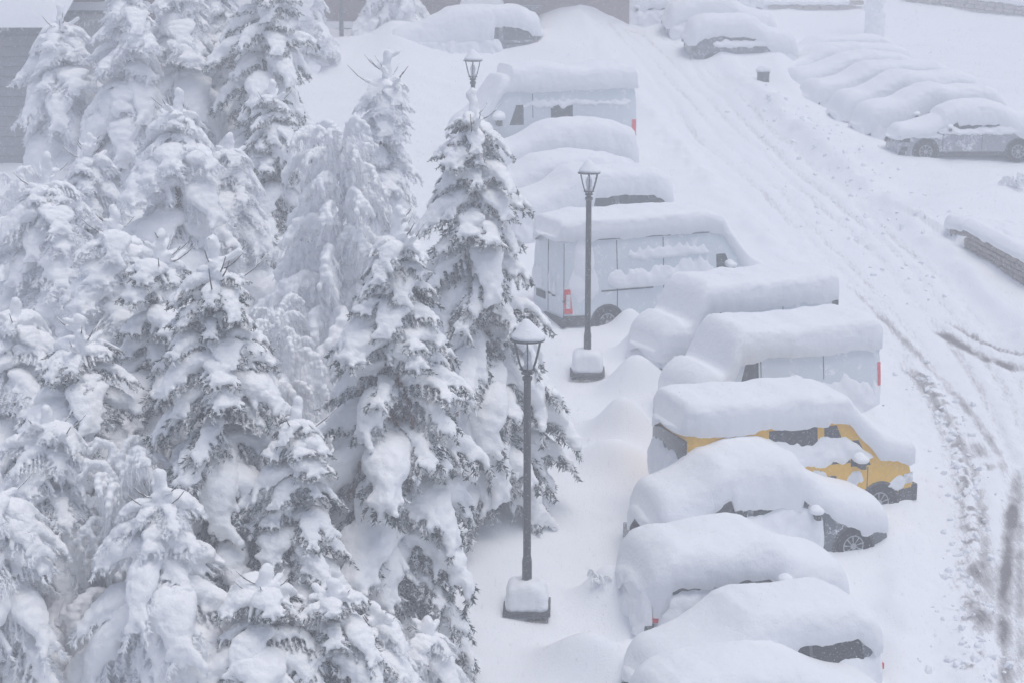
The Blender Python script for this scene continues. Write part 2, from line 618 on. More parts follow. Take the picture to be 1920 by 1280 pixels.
def hit(px, py):
    """the point of the finished snow surface seen at a pixel of the photograph"""
    u, v_ = (px - 960) / F_PX, (640 - py) / F_PX
    d = Vector((u, cp + v_ * sp, -sp + v_ * cp))
    t = 25.0
    while t < 180 and CAM_Z + t * d.z > gz(t * d.x, t * d.y):
        t += .05
    return Vector((t * d.x, t * d.y, gz(t * d.x, t * d.y)))


me = bpy.data.meshes.new('snow_ground')
me.from_pydata(np.stack([GX.ravel(), GY.ravel(), GH.ravel()], 1).tolist(), [], grid_faces(len(ys), len(xs)))
me.polygons.foreach_set('use_smooth', [True] * len(me.polygons))
slush = np.zeros(GX.shape)
for path, wid, st in TRACKS:
    dt, _, at = polyline_dist(GX, GY, path)
    L = at.max() + 1e-6
    fade = sstep(0, 0.25, at / L) * sstep(1.0, 0.75, at / L)
    slush = np.maximum(slush, st * np.exp(-(dt / wid) ** 2) * fade * np.clip(0.75 + 0.5 * fbm(GX / 0.3, GY / 0.5, 0, 71, 3), 0, 1.3))
dr_, sr_, ar_ = polyline_dist(GX, GY, ROAD)
for off in (-1.0, -0.45, 0.35, 0.85, 1.35):
    wob = 0.14 * vnoise(ar_ / 5.0, off * 7.0, 0, 5)
    slush = np.maximum(slush, 0.15 * np.exp(-((sr_ - off - wob) / 0.13) ** 2) * np.clip(0.6 + 0.7 * fbm(sr_ / 0.3, ar_ / 4.0, 0, 73, 3), 0, 1.3))
db, _, _ = polyline_dist(GX, GY, BANK)
slush = np.maximum(slush, 0.55 * np.exp(-(db / 0.22) ** 2) * sstep(0.25, 0.6, fbm(GX / 0.13, GY / 0.13, 0, 53, 2)))
at_ = me.attributes.new('slush', 'FLOAT', 'POINT')
at_.data.foreach_set('value', np.clip(slush, 0, 1).ravel().astype(np.float32))
gm, gn, gb = new_mat('snow_with_slush')
ta = gn.nodes.new('ShaderNodeAttribute')
ta.attribute_name = 'slush'
tn = tex_noise(gn, 6, 6, 0.72)
tmap = gn.nodes.new('ShaderNodeMapping')
tmap.inputs['Scale'].default_value = (3.0, 0.55, 0.55)
gn.links.new(tn.inputs['Vector'].links[0].from_socket, tmap.inputs['Vector'])
gn.links.new(tmap.outputs[0], tn.inputs['Vector'])
mu = gn.nodes.new('ShaderNodeMath')
mu.operation = 'MULTIPLY_ADD'
gn.links.new(tn.outputs['Fac'], mu.inputs[0])
mu.inputs[1].default_value = 0.75
tn2 = tex_noise(gn, 34, 5, 0.7)
mu2 = gn.nodes.new('ShaderNodeMath')
mu2.operation = 'MULTIPLY_ADD'
gn.links.new(tn2.outputs['Fac'], mu2.inputs[0])
mu2.inputs[1].default_value = 0.55
mu3 = gn.nodes.new('ShaderNodeMath')
mu3.operation = 'ADD'
mu3.inputs[1].default_value = -0.27
gn.links.new(ta.outputs['Fac'], mu3.inputs[0])
gn.links.new(mu3.outputs[0], mu2.inputs[2])
gn.links.new(mu2.outputs[0], mu.inputs[2])
cl = ramp(gn, mu.outputs[0], [(0.46, (0.87, 0.885, 0.91)), (0.60, (0.60, 0.59, 0.60)), (1.0, (0.20, 0.185, 0.185))])
gn.links.new(cl.outputs[0], gb.inputs['Base Color'])
gb.inputs['Roughness'].default_value = 0.8
gb.inputs['Specular IOR Level'].default_value = 0.15
tf = tex_noise(gn, 30, 4, 0.6)
bump(gn, gb, tf.outputs['Fac'], 0.4, 0.03)
me.materials.append(gm)
structure(link('snow_ground', me))

# broken clods thrown up along the road edges
rng = random.Random(77)
bm = bmesh.new()
for path, wid, cnt, big in ((BANK, .50, 190, .080), (RBANK, 1.3, 110, .085), (smooth_path(gpts((1740, 560), (1650, 470), (1540, 350))), .9, 45, .07)):
    for _ in range(cnt):
        f = rng.random() * (len(path) - 1.001)
        i, t = int(f), f - int(f)
        x = path[i][0] * (1 - t) + path[i + 1][0] * t + rng.gauss(0, wid * .6)
        y = path[i][1] * (1 - t) + path[i + 1][1] * t + rng.gauss(0, wid * .6)
        r = big * rng.uniform(.2, 1.0) ** 1.6 + .015
        mt = Matrix.Translation((x, y, gz(x, y) + r * .25)) @ Matrix.Rotation(rng.uniform(0, 6.28), 4, (rng.random(), rng.random(), rng.random())) @ Matrix.Diagonal((r * rng.uniform(.8, 1.5), r * rng.uniform(.7, 1.1), r * rng.uniform(.6, .95), 1))
        res = bmesh.ops.create_icosphere(bm, subdivisions=1, radius=1, matrix=mt)
        for v_ in res['verts']:
            v_.co += Vector((rng.uniform(-.22, .22), rng.uniform(-.22, .22), rng.uniform(-.22, .22))) * r
cm = bpy.data.meshes.new('snow_clods')
bm.to_mesh(cm)
bm.free()
cm.materials.append(M['snow'])
o = link('snow_clods', cm)
o['kind'] = 'stuff'


# ------------------------------------------------------------------ cars
def gsmooth(a, s):
    k = np.exp(-0.5 * (np.arange(-int(3 * s) - 1, int(3 * s) + 2) / s) ** 2)
    k /= k.sum()
    p = len(k) // 2
    return np.convolve(np.pad(a, p, mode='edge'), k, 'valid')


PROFILE = {  # u from the rear (0) to the front (1), height of the outline; belt, tumblehome
    'panel_van': ([(0, 1.9), (.006, 2.3), (.03, 2.45), (.70, 2.45), (.77, 2.36), (.90, 1.32), (.985, 1.08), (1, .7)], 1.30, 0.09),
    'van': ([(0, 1.5), (.008, 1.82), (.04, 1.95), (.62, 1.95), (.69, 1.87), (.83, 1.20), (.975, 1.0), (1, .65)], 1.08, 0.12),
    'short_van': ([(0, 1.5), (.008, 1.82), (.04, 1.95), (.74, 1.95), (.79, 1.86), (.885, 1.18), (.98, 1.0), (1, .65)], 1.08, 0.12),
    'suv': ([(0, .8), (.012, 1.1), (.06, 1.48), (.13, 1.62), (.52, 1.66), (.60, 1.58), (.75, 1.12), (.965, .98), (1, .65)], 1.0, 0.2),
    'hatch': ([(0, .7), (.012, .98), (.08, 1.32), (.17, 1.46), (.48, 1.50), (.57, 1.44), (.75, 1.0), (.96, .84), (1, .55)], .92, 0.22),
    'saloon': ([(0, .65), (.012, .95), (.15, 1.03), (.29, 1.38), (.38, 1.45), (.54, 1.45), (.61, 1.38), (.77, .98), (.965, .82), (1, .55)], .92, 0.24),
    'crossover': ([(0, .7), (.012, 1.02), (.13, 1.14), (.26, 1.56), (.36, 1.66), (.52, 1.68), (.60, 1.58), (.75, 1.04), (.965, .78), (1, .5)], 1.0, 0.22),
    'wagon': ([(0, .7), (.012, .98), (.06, 1.30), (.14, 1.44), (.54, 1.47), (.61, 1.40), (.77, .98), (.965, .82), (1, .55)], .92, 0.22),
}


class Car:
    def __init__(self, key, name, kind, paint, label, cat, group, seed, height=1.0):
        c, rz, L, W, ns, a = POSE[key]
        self.L, self.W, self.ns, self.seed = L, W, ns, seed
        self.prof, self.belt, self.tumble = PROFILE[kind]
        self.belt *= height
        self.hs = height
        self.root = thing(name, label, cat, c, rz, group)
        self.paint = M[paint]
        self.kind = kind
        self.body()

    def X(self, u):
        return (u - 0.5) * self.L

    def top(self, u):
        q = np.interp(u, [p[0] for p in self.prof], [p[1] for p in self.prof])
        return q * self.hs

    def hw(self, u):
        t = np.abs(np.asarray(u, float) * 2 - 1)
        return self.W / 2 * (1 - 0.13 * t ** 9)

    def side(self, u, z):
        w = self.hw(u)
        zt = self.top(u) - 0.1
        zb = np.minimum(self.belt, zt - 0.02)
        k = np.clip((z - zb) / np.maximum(zt - zb, 0.02), 0, 1)
        return w - self.tumble * k * np.maximum(zt - zb, 0) * 0.9 - 0.03 * np.clip((0.35 - z) / 0.2, 0, 1)

    def body(self):
        us = np.unique(np.concatenate([[0, .004, .012, .03, .06, .94, .97, .988, .996, 1], np.linspace(0, 1, 30), [p[0] for p in self.prof]]))
        rows = []
        for u in us:
            zt = self.top(u)
            zb = min(self.belt, zt - 0.12)
            h = [(self.side(u, .2), .2), (self.side(u, .36), .36), (self.side(u, .6), min(.6, zb)), (self.side(u, zb), zb),
                 (self.side(u, (zb + zt - .1) / 2), (zb + zt - .1) / 2), (self.side(u, zt - .1), zt - .1),
                 (self.side(u, zt - .1) - .035, zt - .035), (self.side(u, zt - .1) - .13, zt), (self.side(u, zt) * .5, zt + .015), (0, zt + .02)]
            ring = [(self.X(u), y, z) for y, z in h] + [(self.X(u), -y, z) for y, z in h[-2::-1]]
            rows.append(ring)
        n, m = len(rows), len(rows[0])
        V = [p for r in rows for p in r]
        Fc = grid_faces(n, m)
        Fc.append(list(range(m)))
        Fc.append([(n - 1) * m + k for k in range(m)][::-1])
        Fc += [(i * m, i * m + m - 1, (i + 1) * m + m - 1, (i + 1) * m) for i in range(n - 1)]
        part('body', V, Fc, self.paint, self.root, True, 32)

    def panel(self, name, u0, u1, z0, z1, mat, both=False, slant=(0, 0), off=0.006, thick=0.02, n=6, label=None, parent=None):
        """a panel lying on the side: u0..u1 by z0..z1, upper ends moved by slant"""
        out = None
        for sg in ((self.ns, -self.ns) if both else (self.ns,)):
            V = []
            for lay in (off, -thick):
                for i in range(n + 1):
                    for j in range(4):
                        v = j / 3
                        z = z0 + (z1 - z0) * v
                        ua, ub = u0 + slant[0] * v, u1 + slant[1] * v
                        u = ua + (ub - ua) * i / n
                        V.append((self.X(u), sg * (float(self.side(u, z)) + lay), z))
            k = (n + 1) * 4
            Fc = grid_faces(n + 1, 4) + [[a + k for a in f][::-1] for f in grid_faces(n + 1, 4)]
            edge = [i * 4 for i in range(n + 1)] + [n * 4 + j for j in (1, 2, 3)] + [i * 4 + 3 for i in range(n - 1, -1, -1)] + [2, 1]
            Fc += [(edge[i], edge[(i + 1) % len(edge)], edge[(i + 1) % len(edge)] + k, edge[i] + k) for i in range(len(edge))]
            o = part(name, V, Fc, mat, parent or self.root, False)
            if label:
                o['label'] = label
            out = out or o
        return out

    def endbox(self, name, front, y0, y1, z0, z1, mat, depth=0.02, off=0.012, bev=0.01):
        """a block on the rear or front end; y measured towards the side we see"""
        x = self.L / 2 if front else -self.L / 2
        s = 1 if front else -1
        V, Fc = box((x + s * (off - depth / 2 + 0.0), self.ns * (y0 + y1) / 2, (z0 + z1) / 2), (depth + off, abs(y1 - y0), z1 - z0), bev)
        return part(name, V, Fc, mat, self.root, True, 30)

    def wheels(self, us=(.19, .81), r=.33, near=(True, True), arch=True, far=True):
        for u, nr in zip(us, near):
            for sg in ((self.ns, -self.ns) if far else (self.ns,)):
                w = float(self.side(u, .5))
                e = thing_part('wheel', self.root, (self.X(u), sg * (w - .085), r), (0, 0, 0 if sg > 0 else math.pi))
                V, Fc = lathe([(r * .62, -.1), (r * .9, -.1), (r, -.06), (r, .06), (r * .93, .1), (r * .64, .105), (r * .62, .06)], 28, 'y')
                part('tyre', V, Fc, M['tyre'], e, True, 40)
                P = [lathe([(r * .62, .06), (r * .62, .09), (r * .55, .092), (r * .52, .05), (0.001, .05)], 28, 'y')]
                for q in range(9):
                    t = 2 * math.pi * q / 9
                    P.append(tube([(r * .1 * math.cos(t), .075, r * .1 * math.sin(t)), (r * .56 * math.cos(t + .1), .085, r * .56 * math.sin(t + .1))], .018, 4))
                P.append(lathe([(.06, .06), (.06, .1), (.001, .105)], 12, 'y'))
                V, Fc = merge(*P)
                part('rim', V, Fc, M['rim'], e, True, 40)
                if arch:
                    ro, ri = r * 1.27, r * 1.12
                    V, Fc = [], []
                    n = 18
                    for i in range(n + 1):
                        t = math.pi * (-.08 + 1.16 * i / n)
                        for rr, yy in ((ri, -.06), (ri, .012), (ro, .012), (ro, -.05)):
                            V.append((self.X(u) + rr * math.cos(t), sg * (w + yy), r + rr * math.sin(t)))
                    Fc = grid_faces(n + 1, 4, False, True)
                    part('wheel_arch', V, Fc, M['plastic'], self.root, True, 40)
                    V, Fc = lathe([(ri + .01, -.03), (ri + .01, .004), (.001, .004)], 24, 'y', (self.X(u), 0, r))
                    V = [(v[0], sg * (w + v[1]), max(.12, v[2])) for v in V]
                    part('wheel_well', V, Fc, M['tyre'], self.root, False)

    def mirror(self, u, z, snow=True, size=1.0):
        w = float(self.side(u, z))
        for sg in (self.ns, -self.ns):
            V, Fc = box((self.X(u), sg * (w + .12), z), (.10 * size, .20 * size, .15 * size), .03)
            V2, F2 = tube([(self.X(u), sg * (w - .02), z - .04), (self.X(u), sg * (w + .06), z - .03)], .025, 6)
            V, Fc = merge((V, Fc), (V2, F2))
            o = part('mirror', V, Fc, M['plastic'], self.root, True, 40)
            if snow and sg == self.ns:
                bl = [((self.X(u), sg * (w + .12), z + .085 * size), (.14 * size, .15 * size, .075 * size)),
                      ((self.X(u) - .02, sg * (w + .03), z + .11 * size), (.13 * size, .14 * size, .10 * size))]
                link('snow_clump', blob(bl, .025, 4, 'mirror_snow', M['snow']), o)

    def cover(self, thick=0.42, drape=0.12, u0=-0.015, u1=1.015, over=0.07, hood=None, far_drape=0.3, end0=0.22, end1=0.25, n_exp=4.5, rough=1.0, smooth_m=0.22, lump=0.035, name='snow_cover'):
        """the loaf of snow on roof, windscreen and bonnet; thick and drape may be functions of u"""
        rs = np.random.RandomState(self.seed)
        L = self.L
        n = int(L * (u1 - u0) / 0.055)
        us = np.linspace(u0, u1, n)
        uc = np.clip(us, 0, 1)
        bt = self.top(np.clip(us, 0.045, 0.97))
        wide = np.linspace(-0.3, 1.3, int(L * 1.6 / 0.05))
        sm = gsmooth(self.top(np.clip(wide, 0.045, 0.97)), smooth_m / 0.05)
        th = np.array([thick(u) if callable(thick) else thick for u in uc])
        th = th * (1 + 0.10 * fbm(us * L / 0.9, self.seed * 3.1, 0, 5, 2))
        zt = np.maximum(np.interp(us, wide, sm), bt) + th
        dr = np.array([drape(u) if callable(drape) else drape for u in uc])
        x = (us - 0.5) * L
        # rounding at the two ends
        def endround(dist, r):
            t = np.clip(1 - dist / r, 0, 1)
            return (1 - t ** 2.6) ** (1 / 2.6)
        eh = endround((us - u0) * L, end0) * endround((u1 - us) * L, end1)
        plan = endround((us - u0) * L, 0.32) * endround((u1 - us) * L, 0.38)
        m = 34
        P = np.zeros((n, m + 4, 3))
        ph = np.linspace(0, math.pi, m)
        cw = np.sign(np.cos(ph)) * np.abs(np.cos(ph)) ** (2 / n_exp)
        sw = np.abs(np.sin(ph)) ** (2 / n_exp)
        jn = rough * (0.030 * fbm(us * L / 0.16, 1.7, 0, self.seed, 3) + 0.05 * fbm(us * L / 0.55, 4.2, 0, self.seed + 1, 2))
        jf = rough * (0.030 * fbm(us * L / 0.16, 9.7, 0, self.seed + 2, 3))
        for i in range(n):
            zr = bt[i] - 0.1
            wb = float(self.side(uc[i], zr))
            zbn = max(bt[i] - dr[i] + jn[i], 0.15)
            zbf = max(bt[i] - far_drape + jf[i], 0.15)
            wn = max(wb, float(self.side(uc[i], max(zbn, .3)))) + over
            wn = wn * (0.80 + 0.20 * plan[i])
            zc_ = np.where(cw >= 0, zbn, zbf)
            ztop = max(zbn, zbf) * (1 - eh[i]) + zt[i] * eh[i]
            ztop = max(ztop, bt[i] + 0.0)
            yy = self.ns * wn * cw
            zz = zc_ + (ztop - zc_) * sw
            P[i, 2:-2, 0] = x[i]
            P[i, 2:-2, 1] = yy
            P[i, 2:-2, 2] = zz
            # undercut lower lips
            P[i, 1] = (x[i], self.ns * (wn - .05), zbn - .012)
            P[i, 0] = (x[i], self.ns * (wn - .16), zbn + .03)
            P[i, -2] = (x[i], -self.ns * (wn - .05), zbf - .012)
            P[i, -1] = (x[i], -self.ns * (wn - .16), zbf + .03)
        Q = P.reshape(-1, 3)
        d = lump * fbm(Q[:, 0] / .6, Q[:, 1] / .6, Q[:, 2] / .6 + self.seed * 7.7, self.seed, 2) + 0.016 * fbm(Q[:, 0] / .17, Q[:, 1] / .17, Q[:, 2] / .10, self.seed + 5, 3)
        cen = np.stack([Q[:, 0] * 0.9, Q[:, 1] * 0.25, np.full(len(Q), self.top(0.4))], 1)
        dirv = Q - cen
        dirv /= np.maximum(np.linalg.norm(dirv, axis=1, keepdims=True), 1e-6)
        Q = Q + dirv * d[:, None]
        P = Q.reshape(n, m + 4, 3)

        def cap_rings(ring, sgn):
            c = ring.mean(0)
            out = []
            for k, dx in ((.93, .035), (.78, .075), (.52, .105), (.25, .12), (.02, .125)):
                q = c + (ring - c) * np.array([1, k, k])
                q[:, 0] += sgn * dx
                out.append(q)
            return out
        P = np.stack(cap_rings(P[0], -1)[::-1] + list(P) + cap_rings(P[-1], 1))
        n = len(P)
        V = P.reshape(-1, 3)
        Fc = grid_faces(n, m + 4)
        return part(name, V.tolist(), Fc, M['snow'], self.root)

    def patch(self, u0, u1, zlo, zhi, thick=0.06, jag=0.08, jlo=0.03, peak=0.0, seed=0, where='side', ends=0.15, name='snow_patch'):
        """snow plastered on the side (or the rear or front end) with ragged edges; zlo, zhi numbers or functions of u"""
        sd = self.seed * 13 + seed
        span = (u1 - u0) * (self.L if where == 'side' else 1.0)
        n = max(8, int(span / 0.035))
        m = 16
        us = np.linspace(u0, u1, n)
        a = us * self.L if where == 'side' else us
        hi = np.array([zhi(u) if callable(zhi) else zhi for u in us])
        lo = np.array([zlo(u) if callable(zlo) else zlo for u in us])
        hi = hi + jag * (fbm(a / .32, sd * 1.3, 0, sd, 3)) + peak * np.maximum(0, 1 - np.abs(((a / .26 + .3 * vnoise(a / .5, 2, 0, sd)) % 1.0) - .5) * 3.2) * (0.6 + 0.5 * vnoise(a / .26, 5, 0, sd))
        lo = lo + jlo * fbm(a / .2, sd * 2.1 + 4, 0, sd + 3, 3)
        t = np.linspace(0, 1, n)
        e = np.clip(np.minimum(t, 1 - t) / max(ends, 1e-3), 0, 1)
        e = np.sqrt(1 - (1 - e) ** 2)
        mid = (hi * .45 + lo * .55)
        hi = mid + (hi - mid) * e
        lo = mid + (lo - mid) * e
        V = []
        for i in range(n):
            for j in range(m):
                v = j / (m - 1)
                z = lo[i] + (hi[i] - lo[i]) * v
                dome = (1 - abs(2 * v - 1) ** 3) ** .6 * (1 - .45 * v)
                th = thick * dome * (0.35 + .65 * e[i]) * (1 + .35 * float(fbm(a[i] / .22, z / .22, 0, sd + 9, 2)))
                if where == 'side':
                    V.append((self.X(us[i]), self.ns * (float(self.side(us[i], z)) - .012 + th), z))
                elif where == 'rear':
                    V.append((-self.L / 2 + .012 - th, self.ns * us[i], z))
                else:
                    V.append((self.L / 2 - .012 + th, self.ns * us[i], z))
        return part(name, V, grid_faces(n, m), M['snow'], self.root)


def thing_part(name, parent, loc, rot=(0, 0, 0)):
    o = bpy.data.objects.new(name, None)
    C.objects.link(o)
    o.parent = parent
    o.location = loc
    o.rotation_euler = rot
    return o


GR = 'snowed in cars parked side by side left of the road'
GS = 'snow buried cars in the upper right row'

# H, the large white panel van
v = Car('H', 'panel_van', 'panel_van', 'white_paint', 'tall white panel van with bare rear doors behind the middle lamp post', 'van', GR, 11)
v.wheels((.20, .80), .35)
v.panel('bumper', .0, .115, .30, .56, M['plastic'], both=True, off=.03)
v.endbox('bumper', False, -.98, .99, .30, .50, M['plastic'], .06, .05, .02)
v.panel('sill_trim', .115, .88, .30, .44, M['plastic'], off=.018)
v.panel('side_strip', .17, .42, 1.10, 1.13, M['seam'], off=.012)
v.panel('tail_light', .004, .038, .62, 1.20, M['red_lens'], both=True, slant=(.0, -.012), off=.022)
v.panel('tail_light_insert', .010, .028, .74, 1.08, M['clear_lens'], off=.028)
v.panel('door_window', .735, .815, 1.38, 1.80, M['glass'], both=True, slant=(0, -.035))
v.panel('door_seam', .245, .249, .46, 2.30, M['seam'], off=.004)
v.panel('door_seam', .47, .474, .46, 2.30, M['seam'], off=.004)
v.panel('roof_gutter', .02, .70, 2.335, 2.35, M['seam'], off=.012)
v.endbox('door_seam', False, -.006, .006, .55, 2.3, M['seam'], .01, .006, 0)
v.endbox('door_seam', False, .90, .906, .55, 2.3, M['seam'], .01, .006, 0)
v.endbox('door_handle', False, .06, .18, .98, 1.03, M['plastic'], .03, .035)
v.endbox('door_handle', False, .30, .42, .96, 1.0, M['plastic'], .03, .035)
v.endbox('number_plate', False, -.66, -.16, .80, .98, M['plastic'], .02, .02, .004)
v.endbox('door_hinge', False, .92, .98, .90, .95, M['plastic'], .03, .03)
v.cover(.42, .10, over=.05, end0=.16, n_exp=6.5)
v.patch(.20, .725, 1.13, lambda u: 1.55 + .22 * u, .10, .13, .015, .12, 1)
v.patch(.30, .70, 1.80, lambda u: 1.98 + .12 * u, .07, .10, .04, .16, 2)
v.patch(.045, .14, 1.45, 2.22, .07, .16, .2, 0, 3, ends=.3)
v.patch(.02, .16, .95, 1.62, .05, .12, .15, 0, 4, ends=.3)
v.patch(.05, .22, .98, 1.45, .08, .12, .02, .1, 9, 'rear', .3)
v.patch(.28, .46, .98, 1.35, .08, .12, .02, .1, 5, 'rear', .3)
v.patch(-.95, -.30, .98, 1.45, .06, .14, .04, .05, 6, 'rear', .2)
v.patch(-.9, .2, .15, .42, .22, .1, .02, .12, 7, 'rear', .2)
v.mirror(.80, 1.45)

# E, the yellow van
v = Car('E', 'yellow_van', 'van', 'yellow_paint', 'bright yellow van with dark side windows under a thick loaf of snow', 'van', GR, 21, 1.08)
v.wheels((.20, .835), .34)
for a_, b_ in ((.345, .555), (.585, .70)):
    v.panel('side_window', a_, b_, 1.2, 1.94, M['glass'], both=True, slant=(0, -.06 if b_ > .6 else 0))
v.panel('quarter_window', .70, .79, 1.12, 1.62, M['glass'], both=True, slant=(0, -.055))
v.endbox('rear_window', False, -.80, .80, 1.12, 1.86, M['glass'], .02, .012)
v.endbox('bumper', False, -.9, .9, .3, .55, M['plastic'], .06, .05, .02)
v.endbox('bumper', True, -.84, .84, .28, .62, M['plastic'], .08, .06, .03)
v.panel('bumper', .925, .995, .26, .56, M['plastic'], both=True, off=.02)
v.panel('headlight', .945, .995, .66, .86, M['clear_lens'], both=True, off=.016)
v.panel('tail_light', .004, .03, .8, 1.4, M['red_lens'], both=True, off=.018)
v.panel('door_seam', .565, .569, .38, 1.10, M['seam'], off=.004)
v.panel('door_seam', .775, .779, .42, 1.08, M['seam'], off=.004)
v.panel('rub_strip', .10, .62, .70, .75, M['plastic'], off=.02)
v.panel('door_handle', .60, .635, .93, .97, M['plastic'], off=.035)
v.panel('sill_trim', .30, .73, .22, .34, M['plastic'], off=.014)
v.cover(lambda u: .50 if u < .62 else .44, lambda u: .15 if u < .6 else .08, over=.08, end0=.20, n_exp=6.0, smooth_m=.20)
v.patch(.02, .80, lambda u: .95 + .42 * u - .35 * max(0, u - .62), lambda u: 1.68 + .10 * math.exp(-((u - .33) / .05) ** 2) - 1.9 * max(0, u - .66) - .3 * max(0, .15 - u), .12, .07, .07, .05, 1)
v.patch(.52, .60, .80, 1.12, .06, .12, .16, 0, 2, ends=.4)
v.patch(.68, .76, .62, 1.0, .05, .10, .16, 0, 8, ends=.45)
v.patch(.87, .96, .55, .80, .06, .08, .08, 0, 3, ends=.4)
v.patch(-.90, .92, .62, lambda q: 1.52 - .22 * q, .18, .10, .04, .0, 4, 'rear', .12)
v.mirror(.735, 1.18, True, 1.1)

# F, G white vans facing left
for key, lab, sd in (('F', 'white delivery van facing left just above the yellow van, tail light at its right end', 31),
                     ('G', 'white van facing left between the tall panel van and the van above the yellow one', 41)):
    v = Car(key, 'white_van', 'short_van', 'white_paint', lab, 'van', GR, sd)
    v.wheels((.20, .82), .34)
    v.panel('door_window', .68, .79, 1.15, 1.83, M['glass'], both=True, slant=(0, -.05))
    v.panel('tail_light', .004, .022, 1.0, 1.5, M['red_lens'], both=True, off=.02)
    v.panel('door_seam', .665, .669, .4, 1.84, M['seam'], off=.004)
    v.panel('door_seam', .33, .334, .4, 1.84, M['seam'], off=.004)
    v.panel('bumper', .94, .995, .26, .56, M['plastic'], both=True, off=.02)
    v.endbox('bumper', True, -.84, .84, .28, .62, M['plastic'], .08, .06, .03)
    v.endbox('bumper', False, -.9, .9, .28, .55, M['plastic'], .08, .06, .03)
    v.endbox('rear_window', False, -.7, .7, 1.2, 1.75, M['glass'], .02, .012)
    v.panel('sill_trim', .26, .76, .22, .36, M['plastic'], off=.014)
    v.cover(lambda u: float(np.interp(u, [0, .76, .80, .85, .90, 1], [.54, .54, .42, .22, .50, .52])), lambda u: .16 if u < .78 else .26, over=.08, end0=.2, end1=.4, n_exp=5.8, smooth_m=.06)
    v.patch(.02, .50, .35, lambda u: 1.0 + .25 * math.sin(6 * u), .12, .15, .03, .08, 1)
    v.patch(.70, .99, .12, lambda u: .95, .28, .1, .02, 0, 2, ends=.2)
    v.patch(-.8, .8, .12, lambda u: .95, .25, .1, .02, 0, 3, 'front', .2)
    if key == 'F':
        v.patch(.0, .06, .5, 1.22, .06, .2, .1, 0, 4, ends=.4)
    else:
        v.panel('tail_light_housing', .0, .035, 1.55, 1.84, M['plastic'], off=.024)
    v.mirror(.79, 1.2, True, .8)

# K the far white van
v = Car('K', 'panel_van', 'panel_van', 'white_paint', 'far white panel van with two small dark windows, facing left', 'van', GR, 51, 1.03)
v.wheels((.20, .80), .35)
v.panel('door_window', .655, .735, 1.38, 1.98, M['glass'], both=True, slant=(0, -.04))
v.panel('side_window', .375, .50, 1.5, 1.95, M['glass'], both=True)
v.panel('tail_light', .004, .03, .70, 1.45, M['red_lens'], both=True, off=.02)
v.panel('door_seam', .60, .604, .46, 2.30, M['seam'], off=.004)
v.panel('bumper', .94, .995, .26, .56, M['plastic'], both=True, off=.02)
v.endbox('bumper', False, -.9, .9, .28, .55, M['plastic'], .08, .06, .03)
v.endbox('headlight', True, .5, .8, .75, .95, M['clear_lens'], .05, .03)
v.cover(lambda u: .66 if u < .72 else .40, .12, over=.10, end0=.25, end1=.4)
v.patch(.03, .66, 1.9, lambda u: 2.1, .06, .08, .10, .08, 1)
v.patch(.44, .58, 1.2, lambda u: 1.55 + .3 * (u - .44), .06, .08, .05, 0, 2, ends=.3)
v.patch(.03, .60, .9, 1.35, .06, .15, .1, .1, 3)
v.mirror(.80, 1.5, True, 1.6)

# I and J above the panel van
v = Car('I', 'estate_car', 'suv', 'grey_paint', 'snow loaded car facing left behind the tall panel van, one long dark side window showing', 'car', GR, 61, 1.06)
v.wheels((.2, .8), .33)
v.panel('side_window', .05, .34, 1.08, 1.62, M['glass'], both=True)
v.panel('side_window', .37, .60, 1.08, 1.62, M['glass'], both=True, slant=(0, -.06))
v.panel('tail_light', .004, .03, .8, 1.05, M['red_lens'], both=True, off=.02)
v.endbox('headlight', True, .45, .78, .68, .86, M['clear_lens'], .05, .03)
v.endbox('bumper', True, -.84, .84, .28, .6, M['plastic'], .08, .06, .03)
v.cover(lambda u: .50, lambda u: .26 if u < .5 else .5, over=.10, end1=.5)
v.patch(.0, 1.0, .15, lambda u: 1.20, .22, .05, .02, 0, 1, ends=.08)
v.mirror(.66, 1.1)

v = Car('J', 'snowed_in_car', 'suv', 'grey_paint', 'snow mound car facing left directly in front of the far white van', 'car', GR, 71)
v.wheels((.2, .8), .33)
v.panel('side_window', .08, .58, 1.05, 1.5, M['glass'], both=True, slant=(0, -.06))
v.panel('tail_light', .004, .03, .8, 1.05, M['red_lens'], both=True, off=.02)
v.panel('headlight', .93, .995, .62, .84, M['glass'], both=True, off=.03)
v.endbox('headlight', True, .40, .80, .62, .82, M['glass'], .05, .03)
v.endbox('bumper', True, -.84, .84, .25, .58, M['grey_paint'], .08, .08, .03)
v.cover(lambda u: .50 if u > .2 else .42, lambda u: .55, over=.09, end1=.42, smooth_m=.3)
v.patch(.0, .90, .15, lambda u: 1.06 + .06 * math.sin(9 * u), .34, .04, .02, 0, 1, ends=.1)
v.mirror(.66, 1.1)

v = Car('J2', 'snowed_in_car', 'wagon', 'grey_paint', 'car facing left with a dark headlight corner, second below the far white van', 'car', GR, 75, 1.0)
v.wheels((.2, .8), .33)
v.panel('side_window', .08, .58, 1.0, 1.34, M['glass'], both=True, slant=(0, -.06))
v.panel('tail_light', .004, .03, .8, 1.0, M['red_lens'], both=True, off=.02)
v.panel('headlight', .93, .995, .60, .80, M['glass'], both=True, off=.03)
v.endbox('headlight', True, .40, .80, .62, .82, M['glass'], .05, .03)
v.endbox('bumper', True, -.84, .84, .25, .58, M['grey_paint'], .08, .08, .03)
v.cover(lambda u: .52 if u > .2 else .46, lambda u: .6, over=.10, end1=.42, smooth_m=.36, n_exp=3.6)
v.patch(.0, .88, .15, lambda u: 1.0 + .06 * math.sin(9 * u), .30, .04, .02, 0, 1, ends=.1)
v.mirror(.66, 1.02)

